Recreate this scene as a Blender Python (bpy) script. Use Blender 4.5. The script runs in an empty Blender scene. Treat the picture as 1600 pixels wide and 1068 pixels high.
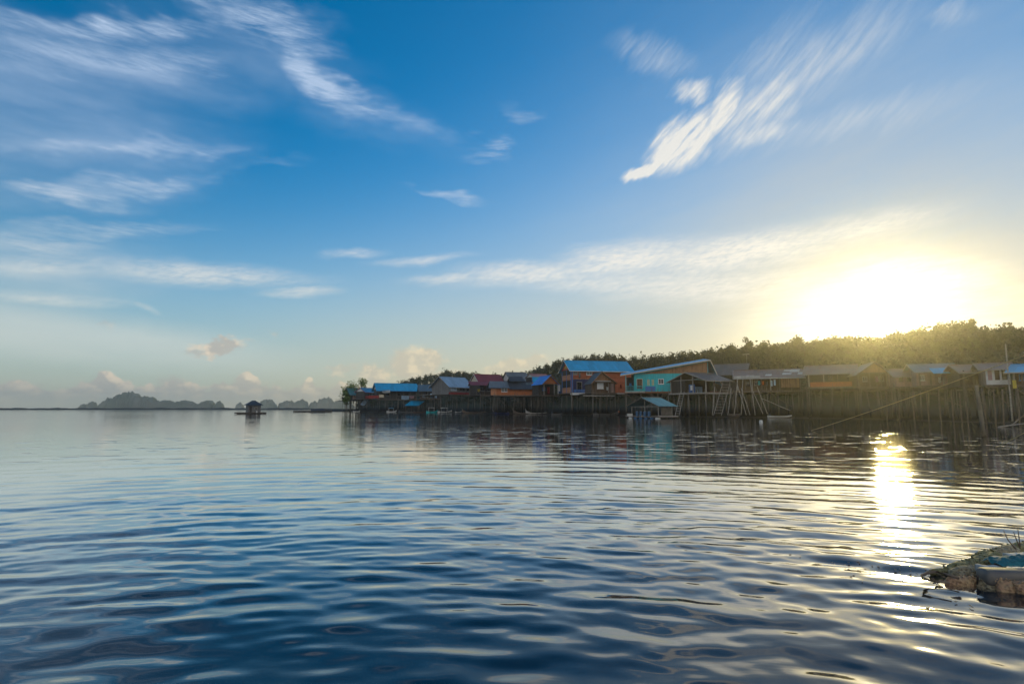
import bpy, bmesh, math, random
import numpy as np
from mathutils import Vector, Matrix, Quaternion, noise as mnoise
R = math.radians
rnd = random.Random(7)
sc = bpy.context.scene
COL = sc.collection

# ------------------------------------------------------------------ camera
EYE = 2.0
PITCH = math.atan(103.0/888.9)
F = 1600*20/36.0
cam = bpy.data.cameras.new('camera'); cam.lens = 20; cam.sensor_width = 36
cam.clip_end = 20000; cam.clip_start = 0.05
co = bpy.data.objects.new('camera', cam); COL.objects.link(co)
co.location = (0, 0, EYE); co.rotation_euler = (R(90)+PITCH, 0, 0)
sc.camera = co

def ray(u, v):
    a = (u-800)/F; b = (534-v)/F
    return Vector((a, math.cos(PITCH)-math.sin(PITCH)*b, math.sin(PITCH)+math.cos(PITCH)*b))
def at(u, v, D):
    d = ray(u, v); k = D/d.y
    return Vector((d.x*k, D, EYE+d.z*k))
def zat(v, D): return at(800, v, D).z
def azel(u, v):
    d = ray(u, v).normalized()
    return math.degrees(math.atan2(d.x, d.y)), math.degrees(math.asin(d.z))
def interp(tab, x):
    if x <= tab[0][0]: return tab[0][1]
    for (a, b), (c, d) in zip(tab, tab[1:]):
        if x <= c: return b+(d-b)*(x-a)/(c-a)
    return tab[-1][1]

# ------------------------------------------------------------------ node helper
class NT:
    def __init__(s, nt): s.nt = nt; s.L = nt.links.new
    def n(s, t, **k):
        o = s.nt.nodes.new(t)
        for a, b in k.items(): setattr(o, a, b)
        return o
    def put(s, sock, v):
        if hasattr(v, 'is_output') or hasattr(v, 'links'): s.L(v, sock)
        else: sock.default_value = v
    def m(s, op, a, b=None, c=None, clamp=False):
        o = s.n('ShaderNodeMath', operation=op, use_clamp=clamp)
        s.put(o.inputs[0], a)
        if b is not None: s.put(o.inputs[1], b)
        if c is not None: s.put(o.inputs[2], c)
        return o.outputs[0]
    def vm(s, op, a, b=None, scale=None):
        o = s.n('ShaderNodeVectorMath', operation=op)
        s.put(o.inputs[0], a)
        if b is not None: s.put(o.inputs[1], b)
        if scale is not None: s.put(o.inputs['Scale'], scale)
        return o.outputs['Value' if op in ('DOT_PRODUCT', 'LENGTH', 'DISTANCE') else 'Vector']
    def mapr(s, x, a, b, c=0.0, d=1.0, smooth=False):
        o = s.n('ShaderNodeMapRange', interpolation_type='SMOOTHSTEP' if smooth else 'LINEAR')
        s.put(o.inputs[0], x)
        for i, q in zip((1, 2, 3, 4), (a, b, c, d)): s.put(o.inputs[i], q)
        return o.outputs[0]
    def mapping(s, v, loc=(0, 0, 0), rot=(0, 0, 0), sca=(1, 1, 1), t='POINT'):
        o = s.n('ShaderNodeMapping', vector_type=t); s.L(v, o.inputs[0])
        o.inputs[1].default_value = loc; o.inputs[2].default_value = rot; o.inputs[3].default_value = sca
        return o.outputs[0]
    def turn(s, v, ang, sca):
        """coordinates turned so that x runs along the direction ang (degrees), then scaled"""
        return s.mapping(s.mapping(v, rot=(0, 0, R(-ang))), sca=sca)
    def noise(s, v, scale, detail=4, rough=.55, dist=0, out=0, lac=2.0):
        o = s.n('ShaderNodeTexNoise'); s.L(v, o.inputs['Vector'])
        o.inputs['Scale'].default_value = scale; o.inputs['Detail'].default_value = detail
        o.inputs['Roughness'].default_value = rough; o.inputs['Distortion'].default_value = dist
        o.inputs['Lacunarity'].default_value = lac
        return o.outputs[out]
    def mix(s, f, a, b, blend='MIX'):
        o = s.n('ShaderNodeMix', data_type='RGBA', blend_type=blend)
        s.put(o.inputs[0], f)
        for i, q in ((6, a), (7, b)):
            s.put(o.inputs[i], (*q, 1) if isinstance(q, tuple) and len(q) == 3 else q)
        return o.outputs[2]
    def comb(s, x, y, z=0.0):
        o = s.n('ShaderNodeCombineXYZ'); s.put(o.inputs[0], x); s.put(o.inputs[1], y); s.put(o.inputs[2], z); return o.outputs[0]
    def sep(s, v):
        o = s.n('ShaderNodeSeparateXYZ'); s.L(v, o.inputs[0]); return o.outputs

# ------------------------------------------------------------------ sun
SUN_AZ, SUN_EL = azel(1378, 494)
SUN = Vector((math.sin(R(SUN_AZ))*math.cos(R(SUN_EL)), math.cos(R(SUN_AZ))*math.cos(R(SUN_EL)), math.sin(R(SUN_EL))))
sl = bpy.data.lights.new('sun', 'SUN'); sl.energy = 1.5; sl.angle = R(2.4); sl.color = (1.0, .78, .28)
so = bpy.data.objects.new('sun', sl); COL.objects.link(so)
so.rotation_euler = (-SUN).to_track_quat('-Z', 'Y').to_euler(); so.location = (400, 600, 300)

# ------------------------------------------------------------------ sky
SKY_STRENGTH = .15; EXPOSURE = .3
sc.view_settings.view_transform = 'Standard'; sc.view_settings.look = 'None'
sc.view_settings.exposure = EXPOSURE; sc.view_settings.gamma = 1
GAIN = 1/(SKY_STRENGTH*2**EXPOSURE)
world = bpy.data.worlds.new('World'); sc.world = world; world.use_nodes = True
def build_sky():
    T = NT(world.node_tree); bg = world.node_tree.nodes['Background']
    bg.inputs[1].default_value = SKY_STRENGTH
    sky = T.n('ShaderNodeTexSky', sky_type='NISHITA', sun_disc=False)
    sky.sun_elevation = R(SUN_EL); sky.sun_rotation = R(SUN_AZ)
    sky.air_density = 1; sky.dust_density = 0; sky.ozone_density = 6
    tc = T.n('ShaderNodeTexCoord').outputs['Generated']
    d = T.vm('NORMALIZE', tc)
    x, y, z = T.sep(d)
    az = T.m('MULTIPLY', T.m('ARCTAN2', x, y), 180/math.pi)
    el = T.m('MULTIPLY', T.m('ARCSINE', z), 180/math.pi)
    ela = T.m('ABSOLUTE', el)
    dot = T.vm('DOT_PRODUCT', d, tuple(SUN))
    V = T.comb(az, el)
    g = lambda *c: tuple(GAIN*q for q in c)
    dm1 = T.m('SUBTRACT', dot, 1.0)
    def ex(k): return T.m('EXPONENT', T.m('MULTIPLY', dm1, k))
    A = T.m('MULTIPLY', T.m('MULTIPLY', ex(12.5), .93), T.mapr(el, 14, 40, 1, .62))
    # thin veil of high cirrus scattering the sunlight, with faint streaks
    st = T.noise(T.turn(V, 14, (.035, .17, 1)), 1, 4, .62)
    A = T.m('MULTIPLY', A, T.mapr(st, .3, .7, .78, 1.18), clamp=True)
    base = T.mix(1.0, sky.outputs[0], (.0, 1.16, 1.05), 'MULTIPLY')
    col = T.mix(A, base, T.mix(ex(34), g(.60, .665, .70), g(.28, .34, .43)))
    # pale moist air, then warm dusty air low over the horizon
    C = T.m('MULTIPLY', T.m('EXPONENT', T.m('MULTIPLY', T.m('POWER', T.m('DIVIDE', ela, 12.5), 2.0), -1.0)), .47)
    col = T.mix(C, col, g(.65, .72, .70))
    hw = T.mapr(dot, .35, .96, 0, 1, True)
    B = T.m('MULTIPLY', T.m('EXPONENT', T.m('MULTIPLY', T.m('POWER', T.m('DIVIDE', ela, T.m('ADD', T.m('MULTIPLY', hw, 6.0), 6.8)), 1.5), -1.0)), .92)
    hcol = T.mix(hw, g(.50, .51, .43), g(.74, .60, .385))
    col = T.mix(B, col, hcol)

    # ---- clouds; every shape is given where it floats: azimuth, elevation, half axes, tilt
    def blob(vec, u, v, a, b, ang, s, soft=0.0):
        c = Vector(azel(u, v)); ca, sa = math.cos(R(ang)), math.sin(R(ang))
        p = Vector(azel(u+a*ca, v-a*sa))-c; q = Vector(azel(u-b*sa, v-b*ca))-c
        o = T.mapping(vec, (c.x, c.y, 0), (0, 0, math.atan2(p.y, p.x)), (p.length, q.length, 1), 'TEXTURE')
        r = T.vm('LENGTH', o)
        return T.mapr(r, 1.0, soft, 0.0, s, True)
    def total(vec, lst, op='MAXIMUM'):
        t = None
        for e in lst:
            o = blob(vec, *e); t = o if t is None else T.m(op, t, o)
        return t
    n_a = T.noise(T.turn(V, -2, (.07, .34, 1)), 1, 5, .62)
    n_b = T.noise(T.turn(V, 3, (.26, 2.0, 1)), 1, 5, .68)
    wv = T.noise(T.mapping(V, sca=(.14, .34, 1)), 1, 3, .6, 0, 1)
    wd = T.vm('SUBTRACT', wv, (.5, .5, .5))
    W = T.vm('ADD', V, T.vm('MULTIPLY', wd, (9, 4, 0)))
    W2 = T.vm('ADD', V, T.vm('MULTIPLY', wd, (4, 1.6, 0)))
    veil = total(W, [(90, 120, 440, 130, 0, .46), (110, 215, 350, 115, 0, .46), (380, 90, 240, 100, -10, .25), (560, 180, 220, 60, -16, .22),
                     (60, 420, 340, 75, -2, .36), (120, 300, 300, 50, 3, .25)])
    veil = T.m('MULTIPLY', veil, T.mapr(n_a, .3, .68, .45, 1.15))
    cir = total(W, [
        (165, 46, 230, 34, 3, .85), (420, 40, 160, 56, -12, .85), (500, 128, 135, 34, -36, 1.05), (555, 165, 100, 24, -28, .6), (340, 20, 120, 26, -20, .5),
        (170, 97, 260, 40, 0, .6), (200, 231, 230, 18, 4, .7), (440, 75, 60, 18, -30, .5),
        (90, 304, 140, 20, -5, .95), (235, 290, 150, 26, 7, .65), (620, 190, 150, 22, -17, .34),
        (170, 362, 190, 24, 2, .6), (60, 385, 150, 24, 0, .6), (760, 232, 56, 28, 14, .72), (700, 307, 95, 13, -8, .62),
        (815, 175, 60, 14, -10, .25), (420, 255, 80, 18, 8, .25)])
    mot = T.noise(T.turn(V, 18, (1.0, 3.0, 1)), 1, 3, .6)
    n_c = T.mapr(T.noise(T.turn(V, -6, (.38, 5.0, 1)), 1, 3, .6), .32, .68, .72, 1.2)
    cir = T.m('MULTIPLY', T.m('MULTIPLY', cir, n_c), T.mapr(T.m('ADD', T.m('MULTIPLY', n_a, .5), T.m('MULTIPLY', n_b, .5)), .38, .60, .10, 1.3))
    low = total(W2, [
        (310, 426, 260, 26, -3, 1.0), (60, 415, 160, 24, 0, .75), (470, 456, 88, 14, 3, .95), (550, 397, 66, 10, 3, .75), (658, 405, 105, 11, 5, .95),
        (700, 434, 95, 14, 4, 1.0), (820, 428, 200, 30, 5, 1.1), (985, 405, 200, 40, 10, 1.1), (930, 440, 260, 30, 2, .7), (1150, 396, 270, 46, 11, 1.1), (1000, 398, 150, 16, 13, .6),
        (1080, 445, 320, 46, 2, .8), (1330, 360, 260, 36, 12, .6), (80, 466, 170, 18, -2, .7), (1430, 430, 220, 50, -6, .7), (230, 478, 40, 8, -20, .4)])
    low = T.m('MULTIPLY', T.m('MULTIPLY', low, T.mapr(n_c, .62, 1.25, .8, 1.12)), T.mapr(T.m('ADD', T.m('MULTIPLY', n_b, .5), T.m('MULTIPLY', mot, .5)), .36, .60, .42, 1.15))
    bank = total(W2, [(60, 520, 520, 62, -6, .62, .2)])
    bank = T.m('MULTIPLY', bank, T.mapr(n_a, .3, .7, .7, 1.1))
    # feathered cirrus to the right, combed along one direction
    n_f = T.noise(T.turn(V, 40, (.24, 1.5, 1)), 1, 6, .66)
    wf = T.noise(T.turn(V, 40, (.20, .7, 1)), 1, 3, .6, 0, 1)
    W3 = T.vm('ADD', V, T.vm('MULTIPLY', T.vm('SUBTRACT', wf, (.5, .5, .5)), (3.2, 3.2, 0)))
    fea = total(W3, [
        (1068, 224, 92, 44, 38, 1.4, .3), (1010, 268, 60, 15, 24, 1.5, .25), (1085, 143, 44, 27, 15, 1.0), (1130, 177, 80, 30, 60, 1.25, .2), (1058, 238, 70, 30, 18, 1.4, .3),
        (1185, 172, 140, 50, 40, .85), (1175, 208, 105, 26, 12, .7), (1285, 98, 250, 62, 34, .42), (1330, 190, 280, 38, 15, .25), (1020, 85, 95, 38, -15, .36), (1480, 25, 70, 24, 10, .25), (1200, 90, 150, 36, 48, .3)])
    fea = T.m('MULTIPLY', fea, T.mapr(n_f, .32, .62, .25, 1.15))
    cl = T.m('MAXIMUM', T.m('MAXIMUM', cir, low), T.m('MAXIMUM', bank, fea), clamp=True)
    cl = T.m('ADD', cl, T.m('MULTIPLY', veil, T.m('SUBTRACT', 1.0, cl)), clamp=True)
    cw = T.mapr(el, 5, 24, 0, 1, True)
    ccol = T.mix(cw, g(.70, .73, .68), g(.47, .60, .80))
    ccol = T.mix(T.mapr(dot, .72, .93, 0, 1, True), ccol, g(.90, .87, .80))
    cl = T.m('MULTIPLY', cl, .9, clamp=True)
    col = T.mix(cl, col, ccol)

    # ---- heaped clouds low over the sea
    nc = T.noise(T.mapping(V, sca=(.42, .60, 1)), 1, 4, .58)
    nc2 = T.noise(T.mapping(V, loc=(.30, .26, 0), sca=(.42, .60, 1)), 1, 4, .58)
    hgt = T.noise(T.mapping(T.comb(az, 0.0), loc=(3.1, 0, 0), sca=(.22, 1, 1)), 1, 3, .6)
    top = T.m('ADD', T.mapr(hgt, .35, .66, 1.3, 3.3), T.m('MULTIPLY', T.m('SUBTRACT', nc, .5), 2.6))
    row = T.mapr(T.m('SUBTRACT', top, el), -.05, .28, 0, 1, True)
    row = T.m('MULTIPLY', row, T.mapr(el, .3, 1.3, .45, .95))
    row = T.m('MULTIPLY', row, T.mapr(az, -14, 6, 1, .15))
    wc = T.noise(T.mapping(V, sca=(.6, .9, 1)), 1, 4, .62, 0, 1)
    W4 = T.vm('ADD', V, T.vm('MULTIPLY', T.vm('SUBTRACT', wc, (.5, .5, .5)), (3.4, 2.4, 0)))
    puff = total(W4, [
        (342, 541, 52, 14, 8, 1.0, .45), (645, 570, 52, 34, 0, 1.0, .45), (665, 562, 36, 26, 0, 1.0, .5), (585, 585, 34, 22, 0, .9, .4), (690, 592, 60, 20, 0, .9, .4),
        (535, 577, 34, 9, 15, .6, .3), (800, 572, 60, 15, 10, .85, .4), (835, 560, 30, 11, 10, .8, .4), (430, 526, 14, 6, 0, .4), (167, 506, 12, 16, 80, .35), (20, 604, 60, 12, 0, .5), (270, 600, 50, 16, 0, .7)])
    cum = T.m('MAXIMUM', row, puff, clamp=True)
    lit = T.mapr(T.m('SUBTRACT', nc, nc2), -.06, .16, .3, 1, True)
    lit = T.m('MULTIPLY', lit, T.mapr(el, .8, 2.6, .3, 1))
    warm = T.mapr(az, -35, -4, 0, 1, True)
    sh = T.mix(warm, g(.31, .345, .37), g(.56, .53, .43))
    hi = T.mix(warm, g(.82, .69, .54), g(.88, .75, .52))
    col = T.mix(T.m('MULTIPLY', cum, .88), col, T.mix(lit, sh, hi))

    # the glare of the sun in the thin cloud
    core = T.m('ADD', T.m('MULTIPLY', T.m('EXPONENT', T.m('MULTIPLY', T.m('ADD', T.m('POWER', T.m('DIVIDE', T.m('SUBTRACT', az, SUN_AZ-.5), 7.4), 2.0), T.m('POWER', T.m('DIVIDE', T.m('SUBTRACT', el, SUN_EL-.8), 4.2), 2.0)), -1.0)), .62), T.m('MULTIPLY', ex(1800), 3.0))
    core = T.m('MULTIPLY', core, T.mapr(n_b, .3, .7, .6, 1.4))
    col = T.mix(1.0, col, T.mix(1.0, g(1.0, .96, .90), core, 'MULTIPLY'), 'ADD')
    # unseen bright cloud field added behind the viewer as fill on the house fronts
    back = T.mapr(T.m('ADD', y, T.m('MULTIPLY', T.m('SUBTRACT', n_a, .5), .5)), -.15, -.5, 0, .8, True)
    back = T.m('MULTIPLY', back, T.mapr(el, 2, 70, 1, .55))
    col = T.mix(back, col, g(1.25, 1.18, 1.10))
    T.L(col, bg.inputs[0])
build_sky()
world.cycles.sampling_method = 'MANUAL'; world.cycles.sample_map_resolution = 1024
sc.cycles.use_adaptive_sampling = True; sc.cycles.adaptive_threshold = .012; sc.cycles.adaptive_min_samples = 8

# ------------------------------------------------------------------ render settings kept in the scene
cy = sc.cycles
cy.use_denoising = True
try: cy.denoiser = 'OPENIMAGEDENOISE'
except Exception: pass
cy.max_bounces = 6; cy.diffuse_bounces = 2; cy.glossy_bounces = 3; cy.transmission_bounces = 3
cy.volume_bounces = 0; cy.transparent_max_bounces = 8
cy.caustics_reflective = False; cy.caustics_refractive = False
cy.sample_clamp_indirect = 6
# ------------------------------------------------------------------ objects, tags, meshes
def tag(o, label=None, cat=None, group=None, kind=None):
    if label: o['label'] = label
    if cat: o['category'] = cat
    if group: o['group'] = group
    if kind: o['kind'] = kind
    return o
def empty(name, loc=(0, 0, 0), rz=0.0, **k):
    o = bpy.data.objects.new(name, None); COL.objects.link(o)
    o.location = loc; o.rotation_euler = (0, 0, rz); o.empty_display_size = .5
    return tag(o, **k)
def mesh_obj(name, me, mats=(), parent=None, **k):
    o = bpy.data.objects.new(name, me); COL.objects.link(o)
    for m in mats if isinstance(mats, (list, tuple)) else [mats]:
        if m and m.name not in [q.name for q in me.materials]: me.materials.append(m)
    if parent: o.parent = parent
    return tag(o, **k)
def np_mesh(name, verts, faces, smooth=False):
    me = bpy.data.meshes.new(name)
    verts = np.asarray(verts, np.float32); faces = np.asarray(faces, np.int32)
    me.vertices.add(len(verts)); me.vertices.foreach_set('co', verts.ravel())
    n, k = faces.shape
    me.loops.add(n*k); me.loops.foreach_set('vertex_index', faces.ravel())
    me.polygons.add(n); me.polygons.foreach_set('loop_start', np.arange(0, n*k, k, dtype=np.int32))
    me.polygons.foreach_set('loop_total', np.full(n, k, np.int32))
    if smooth: me.polygons.foreach_set('use_smooth', np.ones(n, bool))
    me.update(calc_edges=True); me.validate()
    return me
def grid_faces(nr, nc, wrap=False):
    i = np.arange(nr-1)[:, None]; j = np.arange(nc if wrap else nc-1)[None, :]
    a = i*nc+j; b = i*nc+(j+1) % nc
    return np.stack([a, b, b+nc, a+nc], -1).reshape(-1, 4)
def new_mat(name):
    m = bpy.data.materials.new(name); m.use_nodes = True
    return m, NT(m.node_tree), m.node_tree.nodes['Principled BSDF']
def plain(name, c, rough=.7, var=.25, scale=3.0, bump=0.0, metal=0.0, c2=None, sca=(1, 1, 1), detail=4):
    """one surface: two near tones mixed by noise in the object's own space, with a little relief"""
    m, T, p = new_mat(name)
    tc = T.n('ShaderNodeTexCoord').outputs['Object']
    n = T.noise(T.mapping(tc, sca=sca), scale, detail, .6)
    d = c2 or tuple(q*(1-var) for q in c)
    col = T.mix(T.mapr(n, .35, .68, 0, 1), c, d)
    T.L(col, p.inputs['Base Color']); p.inputs['Roughness'].default_value = rough; p.inputs['Metallic'].default_value = metal
    if bump:
        b = T.n('ShaderNodeBump'); b.inputs['Distance'].default_value = bump; T.L(n, b.inputs['Height']); T.L(b.outputs[0], p.inputs['Normal'])
    return m

# ------------------------------------------------------------------ water
def build_water():
    rng = np.random.default_rng(3)
    rs = [1.6]; drs = []
    while rs[-1] < 2400:
        r = rs[-1]; dr = max(.024, r*r*.0005) if r < 70 else r*.06
        drs.append(dr); rs.append(r+dr)
    rs = np.array(rs); drs = np.array(drs+[drs[-1]])
    fine = np.arange(-56, 56, .13); coarse = np.arange(56, 304, 4.0)
    an = np.radians(np.concatenate([fine, coarse]))
    Rr, An = np.meshgrid(rs, an, indexing='ij')
    X = Rr*np.sin(An); Y = Rr*np.cos(An); Z = np.zeros_like(X)
    D = np.repeat(drs[:, None], len(an), 1)
    near = np.repeat((np.abs((np.degrees(an)+180) % 360-180) < 56.5)[None, :], len(rs), 0)
    N = 130
    for i in range(N):
        lam = .20*(6.0/.20)**((i+rng.random())/N)
        sp = 6 if lam < 1.2 else 4
        cx, cyy = rng.normal(-.5, sp), -rng.uniform(1.5, 16)
        k = 2*np.pi/lam
        ph = k*np.hypot(X-cx, Y-cyy)+rng.uniform(0, 6.28)
        s = .0125*np.interp(lam, [.2, .4, .65, 1.0, 1.6, 2.4, 4, 6], [.75, 1.3, 1.4, .95, .50, .30, .2, .12])
        e1 = rng.normal(0, .5, 2)/lam**.5; e2 = rng.normal(0, .16, 2)
        env = (.55+.45*np.sin(e1[0]*X+e1[1]*Y+rng.uniform(0, 6.28)))*(.65+.35*np.sin(e2[0]*X+e2[1]*Y+rng.uniform(0, 6.28)))*1.9
        w = np.clip((lam/D-2.6)/2.2, 0, 1)
        w = w*np.interp(Rr, [3, 7, 12, 22, 34], [.60, .78, .74, .5, .18])
        Z += s/k*env*w*np.sin(ph)
    for i in range(34):                                   # small cross ripples from every side
        lam = rng.uniform(.22, .8); k = 2*np.pi/lam; th = rng.normal(0, 1.0)+math.pi/2; e2 = rng.normal(0, .3, 2)
        Z += 0.0055/k*(.5+.5*np.sin(e2[0]*X+e2[1]*Y+i))**2*1.6*np.clip((lam/D-2.4)/2, 0, 1)*np.sin(k*(X*math.cos(th)+Y*math.sin(th))+rng.uniform(0, 6.28))
    # the surface is calmer close to the mud bank and further out to sea
    calm = np.clip(1.25-Rr/160, .5, 1)
    Z = np.where(near, Z*calm, 0)
    V = np.stack([X, Y, Z], -1).reshape(-1, 3)
    nc = len(an)
    Fc = grid_faces(len(rs), nc, True)
    V = np.vstack([V, [[0, 0, 0]]]); c = len(V)-1
    j = np.arange(nc)
    cap = np.stack([np.full(nc, c), (j+1) % nc, j, j], -1)
    me = np_mesh('water', V, np.vstack([Fc[:, ::-1]]), True)
    m, T, p = new_mat('sea_water')
    p.inputs['Base Color'].default_value = (.004, .014, .024, 1); p.inputs['Roughness'].default_value = .6; p.inputs['Specular IOR Level'].default_value = 0
    g = T.n('ShaderNodeNewGeometry').outputs['Position']
    dist = T.vm('LENGTH', g)
    # wind: broad smooth lanes and ruffled lanes
    wind = T.noise(T.mapping(g, rot=(0, 0, R(8)), sca=(.004, .014, 1)), 1, 3, .55)
    wind = T.mapr(wind, .40, .60, .35, 1.15, True)
    f1 = T.noise(T.mapping(g, rot=(0, 0, R(-6)), sca=(1.3, 3.4, 1)), 1, 3, .55)
    f2 = T.noise(T.mapping(g, rot=(0, 0, R(9)), sca=(.55, .75, 1)), 1, 2, .55)
    f3 = T.noise(T.mapping(g, rot=(0, 0, R(4)), sca=(.13, .20, 1)), 1, 3, .6)
    a1 = T.m('MULTIPLY', T.mapr(dist, 3, 30, .005, .012), wind)
    a2 = T.m('MULTIPLY', T.m('MULTIPLY', T.mapr(dist, 15, 32, .0, .08), T.mapr(dist, 44, 66, 1, .06)), wind)
    a3 = T.m('MULTIPLY', T.mapr(dist, 30, 90, .0, .05), T.m('MULTIPLY', wind, T.mapr(dist, 90, 260, 1, .5)))
    f2 = T.mapr(f2, .54, .80, 0, 1, True); f3 = T.mapr(f3, .56, .80, 0, 1, True)
    h = T.m('ADD', T.m('ADD', T.m('MULTIPLY', f1, a1), T.m('MULTIPLY', f2, a2)), T.m('MULTIPLY', f3, a3))
    b = T.n('ShaderNodeBump'); b.inputs['Distance'].default_value = 1.0; b.inputs['Strength'].default_value = 1.0
    T.L(h, b.inputs['Height']); lw = T.n('ShaderNodeLayerWeight'); T.L(b.outputs[0], lw.inputs['Normal'])
    cr = T.n('ShaderNodeValToRGB'); T.L(lw.outputs['Facing'], cr.inputs[0]); r_ = cr.color_ramp; r_.interpolation = 'EASE'
    stops = [(0, .03), (.5, .07), (.64, .14), (.75, .38), (.84, .70), (.91, .87), (1, .97)]
    while len(r_.elements) < len(stops): r_.elements.new(.5)
    for e, (q, v) in zip(r_.elements, stops): e.position = q; e.color = (v, v, v, 1)
    gl = T.n('ShaderNodeBsdfGlossy'); gl.inputs['Roughness'].default_value = .05; gl.inputs['Color'].default_value = (1, 1, 1, 1); T.L(b.outputs[0], gl.inputs['Normal'])
    mx = T.n('ShaderNodeMixShader'); T.L(cr.outputs[0], mx.inputs[0]); T.L(p.outputs[0], mx.inputs[1]); T.L(gl.outputs[0], mx.inputs[2])
    T.L(mx.outputs[0], m.node_tree.nodes['Material Output'].inputs[0])
    mesh_obj('water', me, m, kind='structure', label='calm rippled sea water')
build_water()

# ------------------------------------------------------------------ land: mud foreshore, shelf and wooded ridge
SHORE = [(500, 330), (545, 305), (600, 275), (700, 228), (800, 190), (900, 162), (1000, 142), (1100, 128), (1200, 118), (1300, 108), (1400, 95), (1500, 82), (1600, 72), (1700, 62), (1900, 48), (2300, 34)]
RIDGE_D = [(500, 500), (620, 450), (700, 400), (800, 340), (900, 290), (1000, 255), (1200, 215), (1400, 190), (1600, 180), (2300, 170)]
SKYLINE = [(500, 650), (545, 634), (575, 610), (605, 604), (620, 595), (640, 588), (665, 583), (700, 577), (735, 578), (765, 583), (800, 581), (830, 574), (860, 564), (880, 556), (930, 550),
           (980, 552), (1010, 553), (1040, 548), (1100, 543), (1130, 540), (1160, 533), (1200, 530), (1240, 527), (1290, 524), (1330, 519), (1352, 519), (1378, 524), (1400, 515), (1425, 509), (1450, 508), (1500, 506),
           (1530, 504), (1560, 506), (1600, 502), (1700, 498), (2300, 480)]
TREE_H = 8.0
def shore(u): return interp(SHORE, u)
def ridge_d(u): return interp(RIDGE_D, u)
def ridge_z(u): return max(.6, zat(interp(SKYLINE, u), ridge_d(u))-TREE_H)
def ground_z(u, D):
    s = D-shore(u); rd = ridge_d(u); rz = ridge_z(u)
    prof = [(-14, -1.6), (-3, -.22), (0, -.02), (3, .12), (9, .38), (25, 1.1), (42, min(2.4, rz))]
    if s < 42: return interp(prof, s)
    t = (D-shore(u)-42)/max(rd-shore(u)-42, 1)
    z0 = min(2.4, rz)
    if t < 1: return z0+(rz-z0)*(t*t*(3-2*t)*.6+t*.4)
    return max(.5, rz-(D-rd)*.05)
def ground_at(x, y): return ground_z(800+895*x/max(y, 1), y)
def build_land():
    us = list(range(490, 1680, 5))+list(range(1680, 2320, 30))
    nr = 70; V = []
    for i in range(nr):
        for u in us:
            s, rd = shore(u), ridge_d(u)
            q = i/(nr-1)
            D = s-14+60*(q/.4) if q < .4 else s+46+(rd+260-s-46)*((q-.4)/.6)**1.3
            z = ground_z(u, D)
            k = min(1, max(0, (D-s)/30))
            z += k*(mnoise.noise(Vector((u*.01, D*.02, 0)))*1.0)+.12*mnoise.noise(Vector((D*(u-800)/895*.25, D*.25, 1)))*(.4+k)
            V.append((D*(u-800)/895, D, z))
    me = np_mesh('hillside', V, grid_faces(nr, len(us)), True)
    m, T, p = new_mat('mud_and_earth')
    g = T.n('ShaderNodeNewGeometry').outputs['Position']; z = T.sep(g)[2]
    n = T.noise(T.mapping(g, sca=(.5, .5, .5)), 1, 5, .6); n2 = T.noise(g, 3.5, 4, .65)
    mud = T.mix(T.mapr(n2, .35, .65), (.020, .016, .011), (.042, .033, .022))
    earth = T.mix(T.mapr(n, .4, .6), (.035, .045, .016), (.055, .042, .024))
    T.L(T.mix(T.mapr(T.m('ADD', z, n), 1.6, 2.6), mud, earth), p.inputs['Base Color'])
    T.L(T.mapr(T.m('ADD', z, T.m('MULTIPLY', n2, .3)), .1, .5, .5, .95), p.inputs['Roughness']); p.inputs['Specular IOR Level'].default_value = .2
    b = T.n('ShaderNodeBump'); b.inputs['Distance'].default_value = .12; T.L(n2, b.inputs['Height']); T.L(b.outputs[0], p.inputs['Normal'])
    mesh_obj('hillside', me, m, kind='structure', label='mud foreshore rising to the wooded ridge')
build_land()

# a low dark bank across the bay and the karst islands beyond it
def build_mudbank():
    V = []; us = np.arange(-400, 640, 4)
    for j, (dd, zz) in enumerate([(-12, -.5), (-4, 1.0), (0, 2.1), (20, 2.5), (60, -.5)]):
        for u in us:
            f = min(1, max(0, (600-u)/120)); h = .75+.35*mnoise.noise(Vector((u*.05, 2, 0)))+.15*mnoise.noise(Vector((u*.4, 5, 0)))
            D = 640+dd
            V.append((D*(u-800)/895, D, zz*h*f if zz > 0 else zz))
    mesh_obj('mudbank', np_mesh('mudbank', V, grid_faces(5, len(us)), True), plain('dark_bank', (.02, .022, .018), .9, .4, .3), kind='structure', label='low dark bank across the bay')
build_mudbank()
karst = plain('karst_rock', (.055, .075, .05), .9, .5, .02, c2=(.14, .14, .12))
def island(pts, D):
    us = np.arange(pts[0][0], pts[-1][0]+.01, .55); nr = 15; V = []
    sx = (us-800)/895*D
    for j in range(nr):
        t = -1+2*j/(nr-1)
        for x, u in zip(sx, us):
            top = zat(interp(pts, u), D)
            h = max(top, -1.0)
            h += .10*h*mnoise.noise(Vector((u*.55, D, 0)))+.06*h*mnoise.noise(Vector((u*1.6, D, 3)))
            w = 10+.5*h
            prof = math.sqrt(max(0, 1-t*t))**.7
            V.append((x+.05*h*mnoise.noise(Vector((u*.2, t*2, D))), D+t*w, h*prof*(1+.22*mnoise.noise(Vector((u*.3, t*3.1, D))))*(1 if abs(t) > .2 else 1)-1.5))
    o = mesh_obj('island', np_mesh('island', V, grid_faces(nr, len(us)), True), karst, kind='structure', label='hazy limestone island on the horizon')
island([(123, 638), (126, 634), (129, 631), (132, 630), (134, 632), (136.5, 638)], 2150)
island([(138, 638), (140, 630), (142, 627), (145, 626.5), (148, 631), (151, 634), (153, 638)], 2150)
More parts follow.
